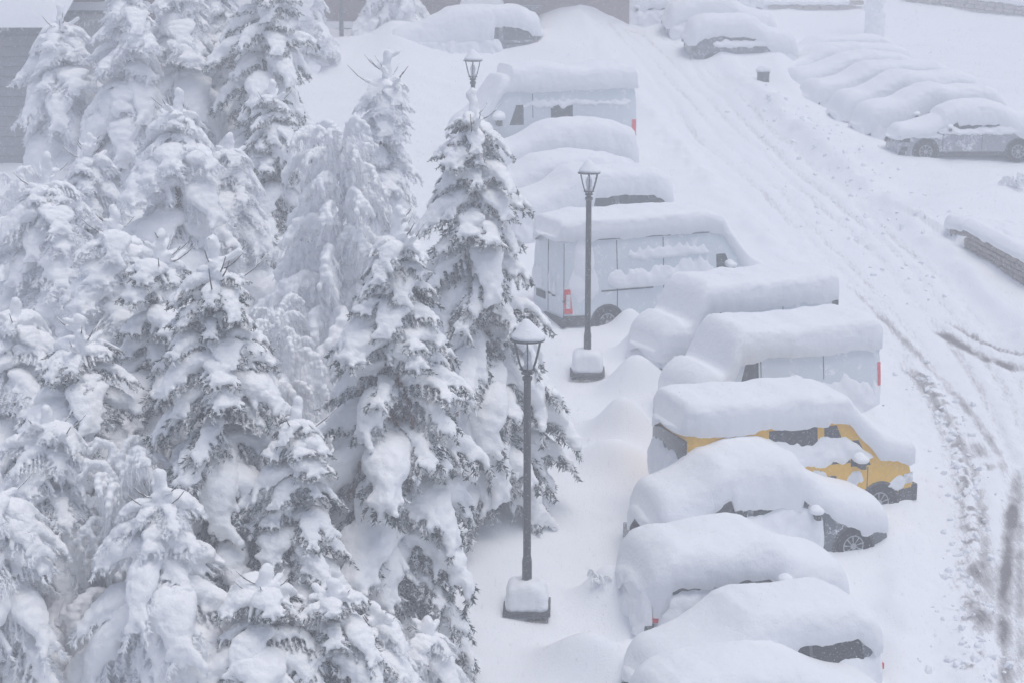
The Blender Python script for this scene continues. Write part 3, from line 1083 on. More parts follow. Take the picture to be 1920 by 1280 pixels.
# D the dark car with wheel showing
v = Car('D', 'snowed_in_car', 'crossover', 'grey_paint', 'car below the yellow van with an uncovered alloy front wheel and red rear lamp', 'car', GR, 81, 1.05)
v.wheels((.19, .835), .335)
v.panel('side_window', .20, .36, 1.08, 1.5, M['glass'], both=True, slant=(.06, 0))
v.panel('side_window', .39, .66, 1.08, 1.52, M['glass'], both=True, slant=(0, -.07))
v.panel('tail_light', .003, .05, .72, .92, M['red_lens'], both=True, off=.02)
v.endbox('tail_light', False, .5, .84, .72, .90, M['red_lens'], .04, .03)
v.endbox('number_plate', False, -.3, .2, .66, .8, M['plastic'], .02, .02, .004)
v.endbox('bumper', False, -.86, .86, .25, .6, M['grey_paint'], .1, .08, .03)
v.panel('headlight', .93, .99, .62, .78, M['clear_lens'], both=True, off=.016)
v.panel('door_seam', .375, .379, .35, .95, M['seam'], off=.004)
v.panel('door_seam', .70, .704, .35, .92, M['seam'], off=.004)
v.panel('door_handle', .40, .435, .78, .81, M['rim'], off=.035)
v.cover(lambda u: .44 if u < .6 else .32, lambda u: .54 if .3 < u < .6 else .28, over=.08, far_drape=.6, end0=.3, end1=.42, smooth_m=.25, lump=.05, n_exp=3.8)
v.patch(.10, .70, .15, lambda u: 1.16 + .05 * math.sin(14 * u), .16, .05, .02, 0, 1, ends=.06)
v.patch(.86, .93, .50, .82, .10, .05, .05, 0, 2, ends=.3)
v.mirror(.655, 1.03)

# C and B and A at the bottom
v = Car('C', 'snowed_in_car', 'suv', 'pale_paint', 'rounded car wholly under snow, third from the bottom of the near row', 'car', GR, 91, .96)
v.wheels((.19, .81), .33)
v.panel('side_window', .10, .34, 1.06, 1.5, M['glass'], both=True, slant=(.03, 0))
v.panel('side_window', .37, .63, 1.06, 1.5, M['glass'], both=True, slant=(0, -.06))
v.panel('tail_light', .003, .05, .62, .74, M['red_lens'], both=True, off=.03)
v.endbox('tail_light', False, .55, .84, .62, .74, M['red_lens'], .04, .03)
v.endbox('bumper', False, -.86, .86, .25, .6, M['plastic'], .1, .08, .03)
v.panel('headlight', .93, .99, .66, .84, M['clear_lens'], both=True, off=.016)
v.cover(lambda u: .40, lambda u: .62 if u < .08 else .38 if u < .62 else .40, over=.12, far_drape=.7, end0=.35, end1=.42, smooth_m=.30, n_exp=3.8, lump=.05)
v.patch(.03, .97, .12, lambda u: 1.14 - .10 * u, .22, .05, .02, 0, 1, ends=.08)
v.patch(-.92, .86, .2, lambda q: 1.2, .26, .06, .05, 0, 2, 'rear', .15)
v.mirror(.64, 1.10, True, 1.1)

v = Car('B', 'snowed_in_car', 'suv', 'grey_paint', 'car facing left near the bottom edge with one ragged dark side window under its snow', 'car', GR, 101, 1.02)
v.wheels((.19, .81), .33)
v.panel('side_window', .09, .33, 1.05, 1.56, M['glass'], both=True, slant=(.02, 0))
v.panel('side_window', .345, .63, 1.05, 1.54, M['glass'], both=True, slant=(0, -.06))
v.panel('tail_light', .003, .03, .84, 1.0, M['red_lens'], both=True, off=.015)
v.endbox('tail_light', False, .55, .80, .86, .96, M['red_lens'], .04, .03)
v.endbox('headlight', True, .4, .8, .62, .82, M['clear_lens'], .05, .03)
v.endbox('bumper', True, -.84, .84, .25, .58, M['plastic'], .08, .08, .03)
v.cover(lambda u: .40, lambda u: .25 if u < .5 else .46, over=.09, end0=.3, end1=.42, smooth_m=.30, n_exp=4.0, lump=.03)
v.patch(-.01, .99, .12, lambda u: 1.14 - .08 * u + .3 * max(0, .1 - u), .15, .07, .02, 0, 1, ends=.03)
v.mirror(.65, 1.10)

v = Car('A', 'snowed_in_car', 'hatch', 'pale_paint', 'lowest car in the photo, cut by the bottom edge, snow clump standing on its mirror', 'car', GR, 111)
v.wheels((.19, .81), .32)
v.panel('side_window', .12, .36, .98, 1.38, M['glass'], both=True, slant=(.03, 0))
v.panel('side_window', .38, .64, .98, 1.38, M['glass'], both=True, slant=(0, -.07))
v.panel('headlight', .93, .99, .60, .78, M['clear_lens'], both=True, off=.016)
v.panel('tail_light', .003, .04, .75, 1.0, M['red_lens'], both=True, off=.03)
v.cover(lambda u: .45, lambda u: .5, over=.09, end0=.35, end1=.42, smooth_m=.32, n_exp=3.6)
v.patch(.0, .99, .12, lambda u: 1.12 - .12 * u, .2, .05, .02, 0, 1, ends=.06)
v.mirror(.60, 1.18, True, 1.7)

# far cars at the top
GT = 'snow covered cars at the top of the slope'
v = Car('L', 'estate_car', 'suv', 'grey_paint', 'large snow capped car at the top with a dark rear quarter window', 'car', GT, 121, 1.12)
v.wheels((.2, .8), .34)
v.panel('side_window', .03, .24, 1.0, 1.66, M['glass'], both=True)
v.panel('side_window', .27, .60, 1.0, 1.64, M['glass'], both=True, slant=(0, -.06))
v.panel('tail_light', .003, .03, .8, 1.1, M['red_lens'], both=True, off=.03)
v.panel('headlight', .93, .99, .66, .84, M['clear_lens'], both=True, off=.016)
v.cover(lambda u: .60, lambda u: .25 if u < .3 else .7, over=.10, end0=.25, end1=.6, smooth_m=.45, n_exp=3.6)
v.patch(.24, 1.0, .12, lambda u: 1.22, .25, .05, .02, 0, 1, ends=.06)
v = Car('L2', 'snowed_in_car', 'hatch', 'grey_paint', 'small buried car in front of the large snow capped car at the top', 'car', GT, 131)
v.wheels((.2, .8), .32)
v.panel('side_window', .10, .60, .98, 1.38, M['glass'], both=True, slant=(0, -.07))
v.panel('tail_light', .003, .05, .8, 1.1, M['plastic'], both=True, off=.03)
v.cover(lambda u: .50, lambda u: .6, over=.10, end0=.35, end1=.6, smooth_m=.4, n_exp=3.2)
v.patch(.05, 1.0, .12, 1.0, .25, .05, .02, 0, 1, ends=.06)
v = Car('N', 'snowed_in_car', 'suv', 'grey_paint', 'dark grey car at the top of the road with bare dark flank', 'car', GT, 141)
v.wheels((.2, .8), .33)
v.panel('side_window', .30, .62, 1.02, 1.52, M['glass'], both=True)
v.panel('side_window', .645, .74, 1.02, 1.34, M['glass'], both=True, slant=(0, -.05))
v.panel('tail_light', .003, .05, .8, 1.1, M['plastic'], both=True, off=.03)
v.panel('door_seam', .63, .634, .3, 1.0, M['seam'], off=.004)
v.cover(lambda u: .52, lambda u: .30, over=.10, end0=.35, end1=.45, smooth_m=.3, n_exp=3.6)
v.patch(.20, .98, .95, lambda u: 1.20, .15, .06, .04, 0, 1, ends=.1)
v.patch(.72, 1.0, .12, .9, .2, .1, .02, 0, 2, ends=.3)
for key, lab, sd in (('O', 'snow mound of a car standing behind the dark grey car at the top', 151),
                     ('O3', 'farthest snow capped car, cut by the top edge above the dark grey car', 158),
                     ('O2', 'car almost lost in a snowbank left of the dark grey car at the top', 161)):
    v = Car(key, 'snowed_in_car', 'hatch', 'grey_paint', lab, 'car', GT, sd)
    v.wheels((.2, .8), .32)
    v.panel('side_window', .10, .36, .98, 1.38, M['glass'], both=True)
    v.panel('side_window', .38, .60, .98, 1.38, M['glass'], both=True, slant=(0, -.07))
    v.panel('headlight', .93, .99, .60, .78, M['glass'], both=True, off=.016)
    v.cover(lambda u: .5, lambda u: .42, over=.12, end0=.4, end1=.5, smooth_m=.35, n_exp=3.4)
    v.patch(.0, .93, .12, 1.05, .28, .05, .02, 0, 1, ends=.06)
    v.mirror(.655, 1.02)

# the upper right row
v = Car('S1', 'silver_car', 'saloon', 'silver_paint', 'silver grey car with bare flank at the front of the upper right row', 'car', GS, 171)
v.wheels((.18, .815), .33)
v.panel('headlight', .925, .992, .62, .80, M['glass'], both=True, off=.016)
v.panel('fog_light', .94, .985, .36, .48, M['plastic'], both=True, off=.016)
v.panel('sill_trim', .25, .75, .20, .33, M['plastic'], off=.014)
v.panel('side_window', .26, .42, 1.0, 1.32, M['glass'], both=True, slant=(.06, 0))
v.panel('side_window', .44, .66, 1.0, 1.32, M['glass'], both=True, slant=(0, -.07))
v.panel('door_seam', .43, .434, .3, .92, M['seam'], off=.004)
v.panel('door_seam', .70, .704, .3, .9, M['seam'], off=.004)
v.panel('door_handle', .46, .495, .80, .83, M['rim'], off=.03)
v.panel('bumper', .955, .995, .22, .34, M['plastic'], both=True, off=.02)
v.cover(lambda u: .40 if u < .7 else .28, lambda u: .26 if u < .6 else .14, over=.07, end0=.35, end1=.4, smooth_m=.3, n_exp=3.8)
v.patch(.05, .74, .86, lambda u: 1.12 + .06 * math.sin(9 * u), .13, .05, .04, 0, 1, ends=.12)
v.patch(.70, .90, .72, lambda u: .92, .07, .05, .05, 0, 2, ends=.3)
v.mirror(.66, 1.02, True, .8)
labs = {
    'S2': 'smooth buried hump directly behind the silver car in the upper right row',
    'S3': 'third snow hump of the upper right row, a dark crease under its bonnet',
    'S4': 'fourth hump of the upper right row with a rounded snow nose',
    'S5': 'fifth car of the upper right row, dark corner of headlight and wheel under the snow',
    'S6': 'sixth low snow covered car of the upper right row',
    'S7': 'last and farthest snow covered car of the upper right row, beside the birch trunk',
}
for q, (key, lab) in enumerate(labs.items()):
    v = Car(key, 'snowed_in_car', ('hatch', 'wagon', 'suv')[q % 3], ('grey_paint', 'pale_paint')[q % 2], lab, 'car', GS, 181 + 7 * q)
    v.wheels((.18, .81), .32)
    v.panel('side_window', .10, .36, 1.0, 1.36, M['glass'], both=True, slant=(.03, 0))
    v.panel('side_window', .38, .62, 1.0, 1.36, M['glass'], both=True, slant=(0, -.07))
    v.panel('headlight', .925, .992, .58, .76, M['glass'], both=True, off=.016)
    v.cover(lambda u: .52 + .12 * math.sin(2.1 * q), lambda u: .34 if u < .66 else .30, over=.10, end0=.4, end1=.45, smooth_m=.25, n_exp=4.6)
    v.patch(-.84, .84, .05, lambda q: .80, .22, .06, .03, 0, 2, 'front', .12)
    v.patch(.0, .96, .06, lambda u: 1.02 - .16 * max(0, u - .6), .13, .05, .02, 0, 1, ends=.06)
    v.mirror(.655, 1.02, True, .9)
#TAIL
# ------------------------------------------------------------------ lamps and planters
GL = 'street lamps along the car park'


def street_lamp(px, py, top_py, rtop, label, planter=True):
    p = unproj(px, py)
    p.z = gz(p.x, p.y) if not planter else p.z
    hp = height_for(p, top_py)
    t = thing('street_lamp', label, 'street lamp', p, 0, GL)
    V, Fc = lathe([(.085, -.4), (.085, .95), (.075, 1.0), (.068, 1.05), (.062, hp - .12), (.085, hp - .10), (.085, hp - .05), (.05, hp - .03), (.05, hp)], 16)
    part('pole', V, Fc, M['iron'], t, True, 40)
    k = rtop / .25
    z0, z1 = hp, hp + .56 * k
    V, Fc = merge(lathe([(.02, z0 - .02), (.10 * k, z0), (.10 * k, z0 + .03), (.02, z0 + .05)], 16), lathe([(.125 * k, z0 + .07), (.14 * k, z0 + .085), (.125 * k, z0 + .10), (.115 * k, z0 + .085), (.125 * k, z0 + .07)], 24))
    part('lantern_base', V, Fc, M['iron'], t, True, 40)
    for q in range(6):
        a = math.pi / 6 + q * math.pi / 3
        pts = []
        for s in range(6):
            u = s / 5
            r = (.06 + .185 * u ** .75) * k
            pts.append((r * math.cos(a), r * math.sin(a), z0 + .03 + (z1 - z0 - .03) * (u ** 1.25)))
        V, Fc = tube(pts, .013, 6)
        part('lantern_rib', V, Fc, M['iron'], t, True, 50)
    V, Fc = merge(lathe([(.03, z0 + .05), (.05, z0 + .16), (.075, z0 + .28), (.06, z0 + .36), (.02, z0 + .42)], 14))
    part('bulb', V, Fc, M['clear_lens'], t)
    V, Fc = lathe([(.2 * k, z1 - .02), (.28 * k, z1 - .015), (.285 * k, z1 + .01), (.2 * k, z1 + .03), (.001, z1 + .05)], 24)
    part('lantern_cap', V, Fc, M['iron'], t, True, 40)
    bl = []
    for s in range(6):
        u = s / 5
        bl.append((((.02 - .04 * u) * k, .02 * u, z1 + .05 * k + .20 * k * u), ((.29 - .20 * u) * k, (.28 - .20 * u) * k, .10 * k)))
    link('snow_cap', blob(bl, .03, 5, 'lantern_snow', M['snow'], 3), t)
    bl = [((.04, -.02, z0 + .12), .06 * k), ((-.03, .03, z0 + .10), .055 * k), ((.0, 0, z0 + .2), (.05, .05, .09))]
    link('snow_clump', blob(bl, .02, 3, 'lantern_inner_snow', M['snow']), t)
    return p


def planter(p, w, label, seed, yaw=-.03):
    t = thing('stone_planter', label, 'planter', p, yaw, 'stone planters at the lamp feet')
    rng = random.Random(seed)
    for sx, sy, lx, ly in ((0, -1, w, .12), (0, 1, w, .12), (-1, 0, .12, w - .24), (1, 0, .12, w - .24)):
        for row in range(3):
            for q in range(3):
                l = (lx if lx > ly else ly) / 3
                off = (q - 1) * l
                c = (off, sy * (w / 2 - .06), -.09 + .125 * row) if lx > ly else (sx * (w / 2 - .06), off, -.09 + .125 * row)
                s = (l - .012, .12 + rng.uniform(-.012, .012), .115) if lx > ly else (.12 + rng.uniform(-.012, .012), l - .012, .115)
                V, Fc = box(c, s, .012)
                part('stone', V, Fc, M['stone'], t, True, 40)
    V, Fc = box((0, 0, .33), (w + .06, w + .06, .075), .015)
    part('coping', V, Fc, M['iron'], t, True, 40)
    bl = []
    h = w / 2 - .14
    for ix in (-1, -.33, .33, 1):
        for iy in (-1, -.33, .33, 1):
            for iz in range(3):
                kx = 1 - .05 * iz
                top = .06 if abs(ix) + abs(iy) > 1.4 and iz == 2 else 0
                bl.append(((ix * h * kx + rng.uniform(-.012, .012), iy * h * kx, .43 + iz * .14 - top + rng.uniform(-.015, .015)), .15))
    link('snow_block', blob(bl, .04, 6, 'planter_snow', M['snow']), t)


p1 = street_lamp(988, 1148, 700, .26, 'nearest black street lamp, full length post standing in a snow topped stone planter')
p2 = street_lamp(1101, 706, 366, .22, 'middle street lamp, its post crossing in front of the tall white panel van')
p3 = street_lamp(888, 430, 150, .23, 'far street lamp with only its lantern showing above the spruce top', False)
p4 = street_lamp(641, 96, -160, .25, 'thin dark lamp post at the top beside the hazy far spruces', False)
planter(Vector((p1.x, p1.y, TS * p1.y - .22)), .76, 'snow topped stone planter round the foot of the nearest lamp', 1)
planter(Vector((p2.x, p2.y, TS * p2.y - .20)), .72, 'snow topped stone planter round the foot of the middle lamp', 2)

# ------------------------------------------------------------------ buildings


def wall_planks(t, x0, x1, z0, z1, y, mat, name='plank', step=.30):
    n = int((z1 - z0) / step)
    me = None
    for i in range(n):
        if me is None:
            V, Fc = box((0, 0, 0), (x1 - x0, .05, step - .015), .008)
            me = mesh('plank', V, Fc, mat, True, None, 40)
        o = link(name, me, t)
        o.location = ((x0 + x1) / 2, y - (.006 if i % 2 else 0), z0 + (i + .5) * step)


def slab_snow(t, x0, x1, y0, y1, z, h, name='snow_layer', slope=0.0, seed=0):
    nx, ny = max(6, int((x1 - x0) / .3)), 14
    V = []
    for i in range(nx + 1):
        for j in range(ny + 1):
            u, v_ = i / nx, j / ny
            e = min(1, min(u, 1 - u) * (x1 - x0) / .35) if True else 1
            f = min(1, min(v_, 1 - v_) * (y1 - y0) / .35)
            r = math.sqrt(max(0, 1 - (1 - e) ** 2)) * math.sqrt(max(0, 1 - (1 - f) ** 2))
            x, y = x0 + (x1 - x0) * u, y0 + (y1 - y0) * v_
            zz = z + slope * (y - y0) + h * r * (1 + .15 * float(fbm(x / 1.2, y / 1.2, 0, seed, 2)))
            V.append((x, y, zz))
    return part(name, V, grid_faces(nx + 1, ny + 1), M['snow'], t)


# grey building on the far left
q = unproj(20, 318)
t = thing('grey_house', 'grey timber house fading into the haze on the far left', 'house', (q.x, q.y, TS * q.y - .2), 0)
V, Fc = box((-5.2, 4.1, 2.0), (13.4, 8.0, 5.0))
part('wall', V, Fc, M['wall_grey'], t, False)
hw_ = height_for(Vector((q.x, q.y, TS * q.y)), 56) + .2
wall_planks(t, -11.9, 1.5, -.3, hw_ - .1, .07, M['wall_grey'])
V, Fc = box((-5.2, 3.8, hw_ + .05), (14.2, 9.4, .18), .02)
part('roof', V, Fc, M['eave'], t, True, 40)
slab_snow(t, -12.3, 1.9, -.95, 8.6, hw_ + .10, 1.0, 'roof_snow', .35, 3)
V, Fc = tube([(.55, -.5, hw_ - 1.55), (1.45, -.5, hw_ + .05)], .045, 6)
o = part('roof_brace', V, Fc, M['wall_grey'], t)
bl = [((.55 + .9 * s / 12, -.5, hw_ - 1.49 + 1.6 * s / 12), (.09, .08, .09)) for s in range(13)]
link('snow_strip', blob(bl, .035, 4, 'brace_snow', M['snow']), o)
for wx in (-4.2, -1.2):
    V, Fc = box((wx, .03, 2.2), (.9, .06, 1.2), .01)
    o = part('window', V, Fc, M['eave'], t)
    V, Fc = box((wx, -.005, 2.2), (.76, .03, 1.06))
    part('pane', V, Fc, M['glass'], o, False)

# brown house behind it
q = unproj(165, 165)
t = thing('brown_house', 'small brown house in the haze behind the leftmost tall spruce', 'house', (q.x, q.y, TS * q.y - .3), 0)
V, Fc = box((0, 3.0, 2.5), (5.6, 6, 5.6))
part('wall', V, Fc, M['wall_brown'], t, False)
zz = height_for(Vector((q.x, q.y, TS * q.y)), 22) + .3
V, Fc = box((.3, -.3, zz), (4.6, .7, .14), .02)
part('balcony', V, Fc, M['eave'], t, True, 40)
slab_snow(t, -2.0, 2.6, -.7, .05, zz + .06, .28, 'balcony_snow', 0, 5)
V, Fc = box((1.3, -.03, 1.6), (.8, .06, 1.1), .01)
o = part('window', V, Fc, M['eave'], t)
V, Fc = box((1.3, -.065, 1.6), (.66, .03, .96))
part('pane', V, Fc, M['glass'], o, False)
V, Fc = box((0, 2.8, 5.45), (6.6, 7.4, .25), .03)
part('roof', V, Fc, M['eave'], t, True, 40)
slab_snow(t, -3.3, 3.3, -.9, 6.5, 5.55, .8, 'roof_snow', .1, 6)

# brown chalet at the top centre
q = unproj(850, 70)
zb_ = TS * q.y
t = thing('brown_chalet', 'mauve brown chalet wall behind the snowbank at the top centre', 'house', (q.x, q.y, zb_ - .5), 0)
sc_ = proj((q.x, q.y, zb_))[2]
xl, xr = (585 - 850) / sc_, (1180 - 850) / sc_
V, Fc = box(((xl + xr) / 2, 5.0, 3.0), (xr - xl, 9.6, 7.4))
part('wall', V, Fc, M['wall_brown'], t, False)
zl = height_for(Vector((q.x, q.y, zb_)), 50) + .5
V, Fc = box((xl + 1.6, -.15, zl - .12), (4.2, .7, .16), .02)
part('ledge', V, Fc, M['eave'], t, True, 40)
slab_snow(t, xl - .4, xl + 3.6, -.55, .18, zl - .04, .22, 'ledge_snow', 0, 7)
ze = height_for(Vector((q.x, q.y, zb_)), 14) + .5
xa, xb = (868 - 850) / sc_, (1014 - 850) / sc_
V, Fc = box(((xa + xb) / 2, -.5, ze), (xb - xa, 1.5, .17), .02)
part('porch_eave', V, Fc, M['eave'], t, True, 40)
slab_snow(t, xa - .1, xa + 1.6, -1.3, .18, ze + .08, .5, 'porch_snow', .1, 8)
V, Fc = box(((xl + xr) / 2, 4.6, 6.9), (xr - xl + 1.2, 11.4, .3), .03)
part('roof', V, Fc, M['eave'], t, True, 40)
slab_snow(t, xl - .6, xr + .6, -1.1, 10.3, 7.05, .9, 'roof_snow', .08, 9)
for wx in (xl + 1.0, xl + 3.1, xa + 3.6):
    V, Fc = box((wx, .17, 3.6), (.9, .06, 1.2), .01)
    o = part('window', V, Fc, M['eave'], t)
    V, Fc = box((wx, .135, 3.6), (.76, .03, 1.06))
    part('pane', V, Fc, M['glass'], o, False)

# ------------------------------------------------------------------ stone walls


def stone_wall(pa, pb, h, lab, seed, thick=.35, snow=.35, name='stone_wall', course=.15, slen=.27, below=.35):
    d = Vector((pb.x - pa.x, pb.y - pa.y, 0))
    L = d.length
    t = thing(name, lab, 'wall', pa, math.atan2(d.y, d.x))
    dz = (pb.z - pa.z) / L
    rng = random.Random(seed)
    shp = []
    for k in range(5):
        bm = bmesh.new()
        bmesh.ops.create_cube(bm, size=1)
        for v_ in bm.verts:
            v_.co = Vector((v_.co.x * rng.uniform(.85, 1.0), v_.co.y * rng.uniform(.85, 1.1), v_.co.z * rng.uniform(.82, 1.0)))
        bmesh.ops.bevel(bm, geom=list(bm.edges), offset=.12, segments=1, affect='EDGES')
        m_ = bpy.data.meshes.new('stone')
        bm.to_mesh(m_)
        bm.free()
        m_.materials.append(M['rock'])
        shp.append(m_)
    z = -below
    while z < h:
        x = rng.uniform(-.1, 0)
        while x < L:
            l = slen * rng.uniform(.7, 1.35)
            o = link('stone', rng.choice(shp), t)
            o.scale = (l * .97, thick * rng.uniform(.92, 1.05), course * rng.uniform(.93, 1.02))
            o.location = (x + l / 2, 0, z + course / 2 + dz * (x + l / 2))
            o.rotation_euler = (rng.uniform(-.04, .04), math.atan(-dz), rng.uniform(-.05, .05))
            x += l
        z += course
    bl = []
    n = max(2, int(L / .16))
    for i in range(n + 1):
        x = L * i / n
        for yy in (-.08, .10, .30, .55, .85, 1.2):
            bl.append(((x, yy * thick / .35, h + dz * x + .07 + rng.uniform(-.02, .03)), (.22, .20 * thick / .35, snow * rng.uniform(.75, 1.05) * .5)))
        bl.append(((x, 0, h + dz * x + snow * .45), (.2, .2 * thick / .35, snow * .5)))
    link('snow_cap', blob(bl, .05, 6, 'wall_snow', M['snow']), t)
    return t


stone_wall(unproj(1818, 474), unproj(1985, 565), .62, 'rough stone wall along the snowbank at the right edge of the photo', 5, .35, .34, course=.13, slen=.2)
stone_wall(unproj(1783, 452), unproj(1803, 458), .42, 'single brown stone post left of the end of the stone wall', 6, .25, .35, 'stone_post', .14, .25)
stone_wall(hit(1440, 16), hit(1585, 17), .22, 'low row of stones under snow at the top edge behind the dark grey car', 7, .4, .3, 'stone_edging', .26, .75)
stone_wall(hit(1700, 2), hit(1960, 36), .55, 'low grey wall at the top right corner half drowned in snow', 8, .4, .35, 'stone_wall', .2, .5)

# small grey box beside the road
q = hit(1431, 154)
t = thing('utility_box', 'small grey box poking out of the snow at the road edge near the top', 'utility box', (q.x, q.y, q.z - .12), -.1)
t.scale = (.78, .78, .72)
V, Fc = box((0, .2, .28), (.54, .4, .62), .02)
part('cabinet', V, Fc, M['iron'], t, True, 40)
V, Fc = box((0, .18, .60), (.6, .48, .05), .01)
part('lid', V, Fc, M['iron'], t, True, 40)
link('snow_cap', blob([((-.12, .18, .72), (.25, .26, .16)), ((.12, .18, .74), (.24, .26, .18)), ((0, .18, .85), (.25, .2, .14))], .04, 5, 'box_snow', M['snow']), t)

# ------------------------------------------------------------------ spruces
Z = Vector((0, 0, 1))


def brush(V, Fc, pts, rng, dens, ln, wd, spread=.9):
    """needles all round a twig"""
    for a, b in zip(pts[:-1], pts[1:]):
        d = b - a
        L = d.length
        if L < 1e-5:
            continue
        dn = d / L
        e1 = dn.cross(Z if abs(dn.z) < .9 else Vector((1, 0, 0))).normalized()
        e2 = dn.cross(e1)
        for _ in range(max(1, int(dens * L))):
            t = rng.random()
            ph = rng.uniform(0, 2 * math.pi)
            o = e1 * math.cos(ph) + e2 * math.sin(ph)
            dr = (dn * rng.uniform(.5, 1.1) + o * spread * rng.uniform(.6, 1.1)).normalized()
            p = a + d * t
            q = p + dr * ln * rng.uniform(.7, 1.25)
            s = dr.cross(e1 * math.sin(ph) - e2 * math.cos(ph) + dn * .3)
            if s.length < 1e-4:
                continue
            s = s.normalized() * wd
            k = len(V)
            V += [p - s, p + s, q]
            Fc.append((k, k + 1, k + 2))


def bough_variant(seed, droop, fat, fingers):
    rng = random.Random(seed)

    def P(t):
        return Vector((t * (1 - .18 * droop * t), .05 * math.sin(3 * t + seed), .10 * t - droop * t ** 1.9 * .75))

    main = [P(i / 10) for i in range(11)]
    V, Fc = [], []
    balls = []
    wob = [rng.uniform(.88, 1.14) for _ in range(6)]
    wid = [rng.uniform(1.2, 1.95) for _ in range(6)]
    for i in range(27):
        t = .10 + .86 * i / 26
        wk = i / 26 * 4.99
        w0, w1 = int(wk), wk - int(wk)
        r = fat * (.62 + .5 * math.sin(math.pi * min(1, t * 1.05)) - .55 * max(0, t - .6)) * (wob[w0] * (1 - w1) + wob[w0 + 1] * w1)
        c = P(t) + Vector((0, .02 * math.sin(5 * t + seed), r * .55))
        balls.append((c, (r * 1.1, r * (wid[w0] * (1 - w1) + wid[w0 + 1] * w1), r * .85)))
    twigs = [main]
    for i in range(8):
        t = .16 + .75 * i / 7
        for sg in (-1, 1):
            if rng.random() < .08:
                continue
            ln = (.40 - .20 * t) * rng.uniform(.7, 1.3)
            a = P(t)
            dirn = Vector((.55, sg * .85, -.25 - .55 * droop * rng.uniform(.5, 1.3))).normalized()
            pts = [a + dirn * ln * s / 4 + Vector((0, 0, -.14 * ln * (s / 4) ** 2 * 4 * droop)) for s in range(5)]
            twigs.append(pts)
            if rng.random() < fingers:
                ext = rng.uniform(.45, .95)
                r0 = fat * rng.uniform(.42, .72)
                for s in range(10):
                    u = s / 9 * ext
                    q = pts[0].lerp(pts[-1], min(u, 1))
                    q = a + dirn * ln * u + Vector((0, 0, -.14 * ln * u * u * 4 * droop))
                    r = r0 * (1 - .5 * u)
                    balls.append((q + Vector((0, 0, r * .5)), (r, r, r * .8)))
            if rng.random() < .7:  # hanging twiglets below
                b = pts[2]
                dd = Vector((rng.uniform(.1, .5), sg * .2, -1)).normalized()
                l2 = rng.uniform(.08, .2)
                twigs.append([b + dd * l2 * s / 2 for s in range(3)])
    for i in range(20):
        t = rng.uniform(.1, 1.0)
        b = P(t)
        dd = Vector((rng.uniform(0, .5), rng.uniform(-.45, .45), -1)).normalized()
        l2 = rng.uniform(.10, .26) * (1.1 - .5 * t)
        twigs.append([b + dd * l2 * s / 2 for s in range(3)])
    # drooping snow fingers at the tip
    for sg in (-1, 0, 1):
        r = fat * rng.uniform(.3, .45)
        for s in range(4):
            balls.append((P(.92) + Vector((.05 * s / 3, sg * .05, .02 - .05 * s)), r * (1 - .18 * s)))
    for tw in twigs:
        k = len(V)
        tv, tf = tube(tw, .008, 3, False)
        V += tv
        Fc += [[i + k for i in f] for f in tf]
        brush(V, Fc, tw, rng, 150, .060, .0105)
    nm = mesh('bough', V, Fc, M['needle'], False)
    sm = blob(balls, .026, 4, 'snow_clump', M['bough_snow'])
    co = np.zeros(len(sm.vertices) * 3, np.float32)
    no = np.zeros(len(sm.vertices) * 3, np.float32)
    sm.vertices.foreach_get('co', co)
    sm.vertex_normals.foreach_get('vector', no)
    co, no = co.reshape(-1, 3).astype(float), no.reshape(-1, 3)
    d = .016 * fbm(co[:, 0] / .075, co[:, 1] / .075, co[:, 2] / .075, seed, 3) + .010 * fbm(co[:, 0] / .2, co[:, 1] / .2, co[:, 2] / .2, seed + 3, 2)
    sm.vertices.foreach_set('co', (co + no * d[:, None]).astype(np.float32).reshape(-1))
    sm.update()
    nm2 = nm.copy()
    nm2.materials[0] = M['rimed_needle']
    return nm, sm, nm2


VAR = [bough_variant(300 + i, d, f, g) for i, (d, f, g) in enumerate(((.45, .115, .8), (.6, .10, .9), (.8, .13, .7), (.95, .11, .85), (.55, .15, .45), (.7, .085, 1.0), (.6, .07, .7), (.85, .16, .4), (.75, .06, .95), (.9, .075, 1.0)))]


THIN = [0, 1, 3, 5, 6, 8, 9]


